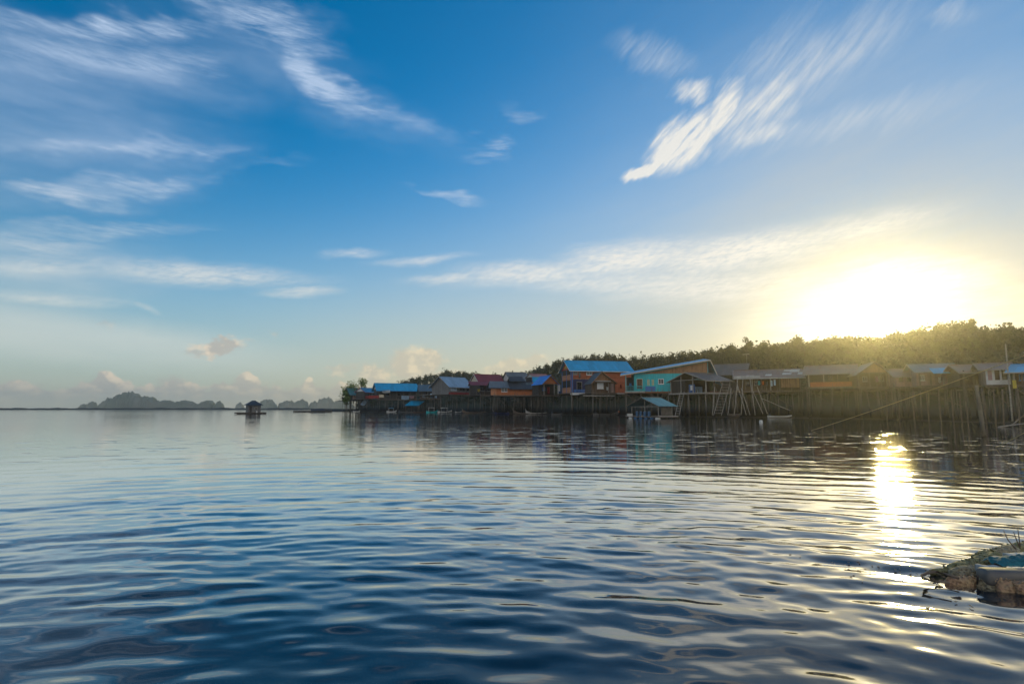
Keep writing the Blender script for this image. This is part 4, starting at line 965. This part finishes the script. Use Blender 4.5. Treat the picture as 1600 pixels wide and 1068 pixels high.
# the leafy trees at the seaward end
def end_trees():
    rng = np.random.default_rng(5)
    for lab, u, D, h, w, base, n in (('bushy bright green tree over the water at the seaward end of the village', 547, 313, 17.2, 6.4, 2.5, 58), ('taller open crowned tree behind the teal roofed shack', 565, 319, 18.8, 3.4, 11, 14),
                                     ('small round bright green bush left of the blue roofs', 580, 318, 11.0, 2.6, 3, 14), ('low dark bush drooping over the stilts at the seaward tip', 541, 306, 10.5, 2.8, 3.4, 20)):
        o = make_tree('leafy_tree', rng, h, w, base, n, 40, .38, leaf_fresh, .2); o.location = (D*(u-800)/895, D, .3); tag(o, lab, 'tree')
end_trees()

# floating pavilion off the turquoise house
def pavilion():
    D = wl(653.5); q = Plot('floating_pavilion', 'floating shelter with a pale teal gable roof in front of the turquoise house', 'pavilion', 1042, D, 46); r = q.root
    x0, x1 = q.X(1029), q.X(1050); dp = 45*D/895/math.sin(R(46))*.95; zr, ze = q.Z(620.5), q.Z(634); my = dp/2
    MB().box(x0-.8, x1+.6, -.9, dp+.9, .22, .38).build('raft_deck', M['deck'], r)
    for y in (-.8, my, dp+.8): MB().box(x0-.9, x1+.7, y-.12, y+.12, .38, .55).build('raft_beam', M['palewood'], r)
    s = (zr-ze)/my
    MB().slab((x0-.8, -.8, ze-.8*s+.35), (x1+.8, -.8, ze-.8*s+.35), (x1+.8, my, zr), (x0-.8, my, zr), .06).slab((x0-.8, my, zr-.003), (x1+.8, my, zr-.003), (x1+.8, dp+.8, ze-.8*s+.35), (x0-.8, dp+.8, ze-.8*s+.35), .06).build('roof', M['paleteal'], r)
    MB().beam((x0-.8, my, zr+.03), (x1+.8, my, zr+.03), .3, .06).build('ridge_cap', M['zinc'], r)
    MB().beam((x0-.83, -.8, ze-.8*s+.28), (x0-.83, my, zr-.07), .05, .14).beam((x0-.83, my, zr-.075), (x0-.83, dp+.8, ze-.8*s+.28), .05, .14).build('bargeboard', M['wood'], r)
    for x in (x0, x1):
        for y in (0, my, dp): MB().cyl(x, y, .38, (ze if y != my else zr)-.05, .06, 8).build('post', M['palewood'], r)
    MB().beam((x0, 0, ze-.1), (x0, dp, ze-.1), .08, .12).build('tie_beam', M['palewood'], r)
    MB().box(x0+.6, x1, -.02, .02, .6, ze-.35).build('side_sheet', M['concrete'], r)
    for i, (dx, y) in enumerate(((-.3, 2.2), (-.3, 3.3), (-.3, 4.4), (.5, 2.9), (.5, 4.0), (-.2, 5.5))):
        wx, wy = q.world(x0+dx, y); t = empty('plastic_barrel', (wx, wy, .39), label=('blue plastic barrel standing under the pale teal roof of the floating shelter'), cat='barrel', group='barrels in the floating shelter')
        MB().tube([(0, 0, 0), (0, 0, .08), (0, 0, .8), (0, 0, .92)], .30, .27, 12).build('barrel', M['barrel'], t); MB().cyl(0, 0, .921, .96, .2).build('lid', M['paletarp'], t)
    for i in range(6):
        y = -.3+dp*i/5; MB().tube([(x0-.55, y-.4, .03), (x0-.55, y+.4, .03)], .27, .27, 10).build('float', M['foam'] if i in (5, 0) else M['barrel'], r)
    wx, wy = q.world(x0-.3, dp+.3); o = slot('foam_box', 'foam', 'white foam box at the left corner of the floating shelter', 'box', lambda b: b.box(-.5, .5, -.35, .35, 0, .42).box(-.54, .54, -.39, .39, .425, .5)); o.location = (wx, wy, .39)
pavilion()

# ladders, leaning bamboo, mooring posts, aerial
def ladder(label, p, q, width, n):
    r = empty('ladder', p, label=label, cat='ladder'); d = Vector(q)-Vector(p); s = Vector((width/2, 0, 0))
    for k in (-1, 1): MB().tube([s*k, d*.5+s*k, d+s*k], .06, .05, 6).build('side_rail', M['palewood'], r)
    for i in range(n): t = (i+.7)/(n+.3); MB().beam(d*t-s-Vector((.05, 0, 0)), d*t+s+Vector((.05, 0, 0)), .06).build('rung', M['palewood'], r)
ladder('narrow ladder leaning on the left of the gabled deck hut', at(1058, 648.5, 122), at(1066, 612, 125), .85, 9)
ladder('wide ladder rising to the right corner of the gabled deck hut', at(1121, 648.5, 118.5), at(1135, 598, 123), 1.6, 11)
def pole(label, p, q, r0, r1, mat, cat='pole', group=None, name='bamboo_pole'):
    b = MB(); d = Vector(q)-Vector(p); k = d.orthogonal().normalized()*d.length*.012
    b.tube([(0, 0, 0), tuple(d*.35+k), tuple(d*.7-k*.6), tuple(d)], r0, r1, 7); o = b.build(name, M[mat], None, True, label=label, cat=cat, group=group); o.location = p; return o
LEAN = [((1147, 648), (1153, 590)), ((1166, 648), (1152, 600)), ((1158, 648), (1161, 588)), ((1172, 648), (1158, 606)), ((1180, 648), (1171, 585)), ((1192, 646), (1176, 610)), ((1199, 646), (1183, 604)), ((1235, 641), (1190, 622)), ((1113, 648), (1117, 604)), ((1137, 648), (1143, 606))]
for i, (a, b) in enumerate(LEAN):
    lab = ('long bamboo pole sloping far to the right below the rusty roofed house' if i == 7 else 'thin bamboo pole leaning on the decks between the wide ladder and the rusty roof')
    pole(lab, at(a[0], a[1], 117.5), at(b[0], b[1], 119.2), .085, .06, 'palewood', group=None if i == 7 else 'bamboo poles leaning on the decks')
pole('tall thin pole rising above the roofs by the white framed shed', at(1582, 658, 76), at(1571, 537, 77), .11, .07, 'palewood', name='mast_pole')
pole('thick stained concrete post standing in the water before the rusty lean-to', at(1538, 682, 40), at(1525.5, 602, 40.5), .14, .12, 'concrete', 'post', name='mooring_post')
POST = [(1506, 601, 1513, 660), (1533, 606, 1541, 656), (1447, 612, 1452, 658), (1466, 606, 1470, 660), (1486, 610, 1490, 660), (1499, 612, 1503, 658), (1552, 606, 1556, 660), (1566, 608, 1568, 661), (1590, 606, 1593, 664), (1425, 611, 1429, 656), (1404, 610, 1405, 655), (1385, 610, 1386, 654), (1600, 604, 1604, 664)]
for a, b, c, d in POST:
    D = shore(c)-3.5
    pole('weathered mooring pole standing in the shallows right of the sun glare', at(c, d, D)-Vector((0, 0, .8)), at(a, b, D+.3), .10, .075, 'wood', 'post', 'mooring poles in the shallows', 'mooring_pole')
def aerial():
    r = empty('television_aerial', at(1168, 590, 150), label='television aerial on a thin mast in front of the wood', cat='aerial'); h = at(1167, 553, 150).z-at(1168, 590, 150).z
    MB().tube([(0, 0, -1), (0, 0, h)], .05, .04, 6).build('mast', M['palewood'], r)
    b = MB().beam((-.9, 0, h-.1), (.8, .2, h), .05)
    for i in range(6): b.beam((-.8+.3*i, -.4+.03*i, h-.08+.02*i), (-.8+.3*i, .45, h-.08+.02*i), .03)
    b.build('antenna', M['white'], r)
aerial()
def driftwood():
    rg = random.Random(4)
    for lab, pts in (('pale driftwood branch lying in the shallows at the right edge', [(1560, 667, 60), (1580, 664, 60), (1604, 661, 61)]), ('crooked dark branch sticking out of the mud below the yellow plastic', [(1584, 664, 63), (1590, 655, 63), (1598, 650, 63), (1606, 652, 63)])):
        P_ = [at(*p) for p in pts]; b = MB(); o0 = P_[0]; b.tube([p-o0 for p in P_], .10, .04, 6)
        for p in P_[1:-1]: b.tube([p-o0, p-o0+Vector((.7, -.2, .6))], .05, .02, 5)
        o = b.build('driftwood_branch', M['palewood'] if 'pale' in lab else M['wood'], None, True, label=lab, cat='branch'); o.location = o0
driftwood()

# mooring ropes running off to the right
def rope(label, p, q, ext, r):
    p, q = Vector(p), Vector(q); e = p+(q-p)*ext; n = 24
    pts = [p+(e-p)*(i/n)-Vector((0, 0, .012*(e-p).length*4*(i/n)*(1-i/n)*.35)) for i in range(n+1)]
    root = empty('mooring_rope', p, label=label, cat='rope')
    MB().tube([x-p for x in pts], r, r, 6).build('rope', M['rope'], root, True)
    MB().tube([e-p-Vector((0, 0, e.z+1.5)), e-p+Vector((0, 0, .4))], .12, .10, 8).build('post', M['wood'], root)
rope('long straw coloured mooring rope slanting down across the houses into the water', at(1268, 672, wl(672)), at(1600, 550, 21), 1.32, .018)
rope('short lower mooring rope entering the water at the right edge', at(1556, 699, wl(699)), at(1600, 670, 20), 3.2, .015)
# ------------------------------------------------------------------ the oyster-crusted float raft at the lower right
def crust_mat(name, c1, c2, c3):
    m, T, p = new_mat(name); tc = T.n('ShaderNodeTexCoord').outputs['Object']
    v = T.n('ShaderNodeTexVoronoi'); T.L(tc, v.inputs['Vector']); v.inputs['Scale'].default_value = 26
    n = T.noise(tc, 7, 5, .65); n2 = T.noise(tc, 40, 3, .6)
    col = T.mix(T.mapr(n, .35, .62), c1, c2); col = T.mix(T.mapr(v.outputs['Distance'], .05, .55), c3, col)
    T.L(col, p.inputs['Base Color']); p.inputs['Roughness'].default_value = .75
    b = T.n('ShaderNodeBump'); b.inputs['Distance'].default_value = .012; T.L(T.m('ADD', v.outputs['Distance'], n2), b.inputs['Height']); T.L(b.outputs[0], p.inputs['Normal'])
    return m
crust = crust_mat('oyster_crust', (.20, .17, .10), (.36, .32, .22), (.09, .075, .05)); crust_green = crust_mat('mossy_crust', (.13, .13, .045), (.26, .25, .13), (.07, .065, .035)); crust_red = crust_mat('rusty_crust', (.30, .17, .10), (.40, .29, .16), (.16, .10, .06))
M['jug'] = plain('grey_plastic', (.085, .083, .085), .6, .45, 5, .006, c2=(.14, .125, .10)); M['net'] = plain('teal_netting', (.015, .15, .18), .8, .5, 30, .01); M['slabfoam'] = plain('dirty_foam', (.42, .43, .42), .8, .35, 9, .006)
fr = random.Random(9)
def lump(bm, c, ax, r, L, seed, amp=.22, seg=22, ring=12):
    """a float: a rounded cylinder along ax, its skin crusted with shells"""
    ax = Vector(ax).normalized(); x = ax.orthogonal().normalized(); y = ax.cross(x); V = []
    for i in range(ring+1):
        t = -1+2*i/ring; rr = r*(1-abs(t)**4)**.5 if abs(t) < 1 else 0
        row = []
        for k in range(seg):
            a = 2*math.pi*k/seg; d = x*math.cos(a)+y*math.sin(a); p = Vector(c)+ax*(t*L/2)+d*max(rr, .004)
            q = (p+Vector((seed, 0, 0)))
            f = mnoise.noise(q*6)*amp+mnoise.noise(q*17)*amp*.8+max(0, mnoise.noise(q*31))*amp*.9
            row.append(bm.verts.new(p+d*rr*f+ax*(L*.06*mnoise.noise(q*9))))
        V.append(row)
    for a, b in zip(V, V[1:]):
        for k in range(seg): bm.faces.new((a[k], a[(k+1) % seg], b[(k+1) % seg], b[k]))
    bm.faces.new(V[0][::-1]); bm.faces.new(V[-1])
def gp(u, v, z=0.0):
    """the point seen at (u, v) at height z above the water"""
    d = ray(u, v); k = (z-EYE)/d.z
    return Vector((d.x*k, d.y*k, z))
def flo(label, u0, v0, u1, v1, r, mat, seed, amp=.22, z=.02, shells=14):
    a, b = gp(u0, v0, z), gp(u1, v1, z); c = (a+b)/2; root = empty('raft_float', c, label=label, cat='float')
    m = MB(); lump(m.bm, (0, 0, 0), b-a, r, (b-a).length*1.06, seed, amp); m.build('float', mat, root)
    s = MB()
    for i in range(shells):
        t = fr.uniform(-.48, .48); an = fr.uniform(.1, 3.0); ax = (b-a).normalized(); sd = ax.cross(Vector((0, 0, 1))).normalized()
        p = (b-a)*t+sd*math.cos(an)*r*1.02+Vector((0, 0, math.sin(an)*r*1.02)); h = fr.uniform(.007, .02)
        n = Vector((fr.uniform(-1, 1), fr.uniform(-1, 1), fr.uniform(.2, 1.2))).normalized(); w = n.orthogonal().normalized()*h*1.2; w2 = n.cross(w)*.6
        s.hexa([p-w-w2, p+w-w2, p+w+w2, p-w+w2, p-w*.4-w2*.4+n*h, p+w*.5-w2*.3+n*h*1.2, p+w*.4+w2*.5+n*h, p-w*.5+w2*.4+n*h*.8])
    s.build('shell_crust', mat, root, kind='stuff')
    return root
def build_raft():
    # far rim, from the pointed end to the right edge
    flo('moss green crusted float at the pointed left end of the foreground raft', 1452, 894.5, 1490, 891, .042, crust_green, 1)
    flo('pale shell crusted float touching the left end of the grey plastic can', 1486, 899, 1530, 894, .085, crust, 2)
    flo('mossy float of the far rim, left of the foam slabs', 1484, 889, 1526, 880, .075, crust_green, 3)
    flo('olive crusted float behind the foam slabs of the raft', 1518, 883, 1566, 873, .10, crust_green, 4)
    flo('brown crusted float of the far rim, middle of its row', 1524, 873, 1560, 866, .075, crust_green, 5)
    flo('greyish crusted float below the upright twigs', 1550, 868, 1592, 858, .095, crust, 6)
    flo('crusted float at the far right edge behind the twigs', 1580, 862, 1630, 852, .10, crust_green, 7)
    # near rim
    flo('rust brown crusted float left of the dark rope lashing on the raft', 1478, 911, 1527, 908, .07, crust_red, 8, .2, .01)
    flo('yellowish crusted float under the grey plastic can, near rim of the raft', 1528, 910, 1562, 917, .10, crust, 9, .2, .01)
    flo('ochre crusted float of the near rim, second from the right edge', 1555, 917, 1588, 922, .105, crust_red, 10, .2, .01)
    flo('pinkish brown crusted float of the near rim at the right edge', 1582, 922, 1640, 928, .115, crust_red, 11, .2, .01)
    # grey can, a rounded box lying along the raft
    a, b = gp(1533, 900, .105), gp(1640, 902, .105); r = empty('plastic_can', (a+b)/2, label='big grey plastic can lying along the near side of the raft', cat='plastic can'); L = (b-a).length
    bm = bmesh.new(); bmesh.ops.create_cube(bm, size=1)
    bmesh.ops.scale(bm, vec=(L, .24, .17), verts=bm.verts[:]); bmesh.ops.bevel(bm, geom=bm.edges[:], offset=.06, segments=4, affect='EDGES', profile=.5)
    me = bpy.data.meshes.new('can_body'); bm.to_mesh(me); bm.free()
    for p in me.polygons: p.use_smooth = True
    o = mesh_obj('can_body', me, M['jug'], r); r.rotation_euler = (0, 0, math.atan2((b-a).y, (b-a).x))
    MB().tube([(-L*.18, -.118, .0), (-L*.18, -.126, .0)], .03, .026, 12).build('cap', M['jug'], r)
    # foam slabs and teal net over the middle
    def slabm(label, u0, v0, u1, v1, z, w, h, mat, name, cat):
        a, b = gp(u0, v0, z), gp(u1, v1, z); L = (b-a).length; bm = bmesh.new(); bmesh.ops.create_cube(bm, size=1); bmesh.ops.subdivide_edges(bm, edges=bm.edges[:], cuts=5, use_grid_fill=True)
        for v in bm.verts:
            v.co = (v.co.x*L, v.co.y*w, v.co.z*h); k = mnoise.noise(v.co*9+Vector((u0, 0, 0))); v.co += Vector((k*.02, k*.02, k*.022))
        me = bpy.data.meshes.new(name); bm.to_mesh(me); bm.free(); o = mesh_obj(name, me, mat, None, label=label, cat=cat, kind='thing'); o.location = (a+b)/2; o.rotation_euler = (0, 0, math.atan2((b-a).y, (b-a).x))
        for p in me.polygons: p.use_smooth = True
        return o
    slabm('small greyish foam slab left of the teal net on the raft', 1534, 889, 1567, 889, .13, .20, .06, M['slabfoam'], 'foam_slab', 'foam slab')
    slabm('flat pale foam slab behind the teal net on the raft', 1560, 876, 1588, 874, .12, .24, .05, M['slabfoam'], 'foam_slab', 'foam slab')
    slabm('thick white foam slab under the teal net at the right edge of the raft', 1586, 872, 1640, 869, .15, .3, .08, M['foam'], 'foam_slab', 'foam slab')
    # heaped net
    a = gp(1602, 879, .17); bm = bmesh.new(); n = 26; g = []
    for i in range(n):
        row = []
        for j in range(14):
            s, q = i/(n-1)*2-1, j/13*2-1; p = Vector((s*.42, q*.17, 0)); e = max(0, 1-s*s*.9)*max(0, 1-q*q)
            row.append(bm.verts.new(p+Vector((0, 0, .075*e**.6+.035*mnoise.noise(p*14)+.015*mnoise.noise(p*40)))))
        g.append(row)
    for i in range(n-1):
        for j in range(13): bm.faces.new((g[i][j], g[i+1][j], g[i+1][j+1], g[i][j+1]))
    me = bpy.data.meshes.new('fishing_net'); bm.to_mesh(me); bm.free(); o = mesh_obj('fishing_net', me, M['net'], None, label='bundle of teal fishing net spread over the raft', cat='fishing net'); o.location = a
    me.materials.append(M['white'])
    for p in me.polygons: p.use_smooth = True
    # branch hoop at the tip, twigs and the lashing
    hp = [(1497, 902), (1480, 897), (1463, 892.5), (1450, 894), (1440.5, 898.5), (1441, 902), (1452, 905.5), (1468, 908), (1484, 910.5)]
    P_ = [gp(u, v, .10) for u, v in hp]; b = MB(); b.tube([p-P_[0] for p in P_], .018, .013, 6); b.tube([P_[2]-P_[0], P_[2]-P_[0]+Vector((-.08, -.02, .03))], .006, .003, 5)
    b.tube([gp(1452, 890, .06)-P_[0], gp(1478, 902, .05)-P_[0]], .006, .005, 5)
    o = b.build('curved_branch', M['wood'], None, True, label='thin branch bent into a hoop at the pointed tip of the raft', cat='branch'); o.location = P_[0]
    for lab, pts in (('curved thin twig sticking up from the raft, leftmost of the upright twigs', [(1587, 857, .15), (1575, 843, .2), (1568, 828, .3)]), ('straight upright twig in the middle of the three on the raft', [(1594, 856, .15), (1588, 842, .2), (1583.5, 830, .3)]),
                     ('tallest upright twig on the raft, nearest the right edge', [(1594, 853, .15), (1592, 838, .2), (1590, 824, .3)])):
        b0 = gp(*pts[0]); D = b0.y; Q = [at(u, v, D) for u, v, _ in pts]; b = MB(); b.tube([q-Q[0] for q in Q], .009, .004, 6); o = b.build('twig', M['wood'], None, True, label=lab, cat='twig'); o.location = Q[0]
    b = MB(); P_ = [gp(u, v, z) for u, v, z in ((1471, 906.5, .03), (1463, 909, .02), (1458, 911, .02))]; b.tube([p-P_[0] for p in P_], .012, .006, 6)
    for k in range(7): b.tube([(P_[1]-P_[0]), (P_[1]-P_[0])+Vector((fr.uniform(-.07, .07), fr.uniform(-.08, .03), fr.uniform(.0, .06)))], .006, .003, 5)
    o = b.build('seaweed_tuft', M['wood'], None, True, label='dark weed tuft caught on the branch hoop of the raft', cat='weed'); o.location = P_[0]
    b = MB(); p, q = gp(1527, 899, .12), gp(1527, 912, .02); b.tube([(0, 0, 0), tuple((q-p)*.5+Vector((0, -.01, .03))), tuple(q-p)], .012, .010, 6); o = b.build('rope_lashing', M['darkwood'], None, True, label='dark rope lashing beside the left end of the grey plastic can', cat='rope'); o.location = p
build_raft()
def bits():
    b = MB()
    for i in range(46):
        u, v = fr.uniform(1230, 1450), 0; v = 868+(u-1230)*.14+fr.gauss(0, 9)
        if i > 40: u, v = fr.uniform(1450, 1560), fr.uniform(918, 950)
        p = gp(u, v, .004); s_ = fr.uniform(.004, .009); a = fr.uniform(0, 3)
        d = Vector((math.cos(a), math.sin(a), 0))*s_*1.6; e = Vector((-d.y, d.x, 0))*.4
        b.hexa([p-d-e, p+d-e, p+d+e, p-d+e]+[q+Vector((0, 0, .006)) for q in (p-d-e, p+d-e, p+d+e, p-d+e)])
    b.build('floating_debris', M['wood'], None, kind='stuff', label='small dark bits of flotsam drifting around the raft')
bits()
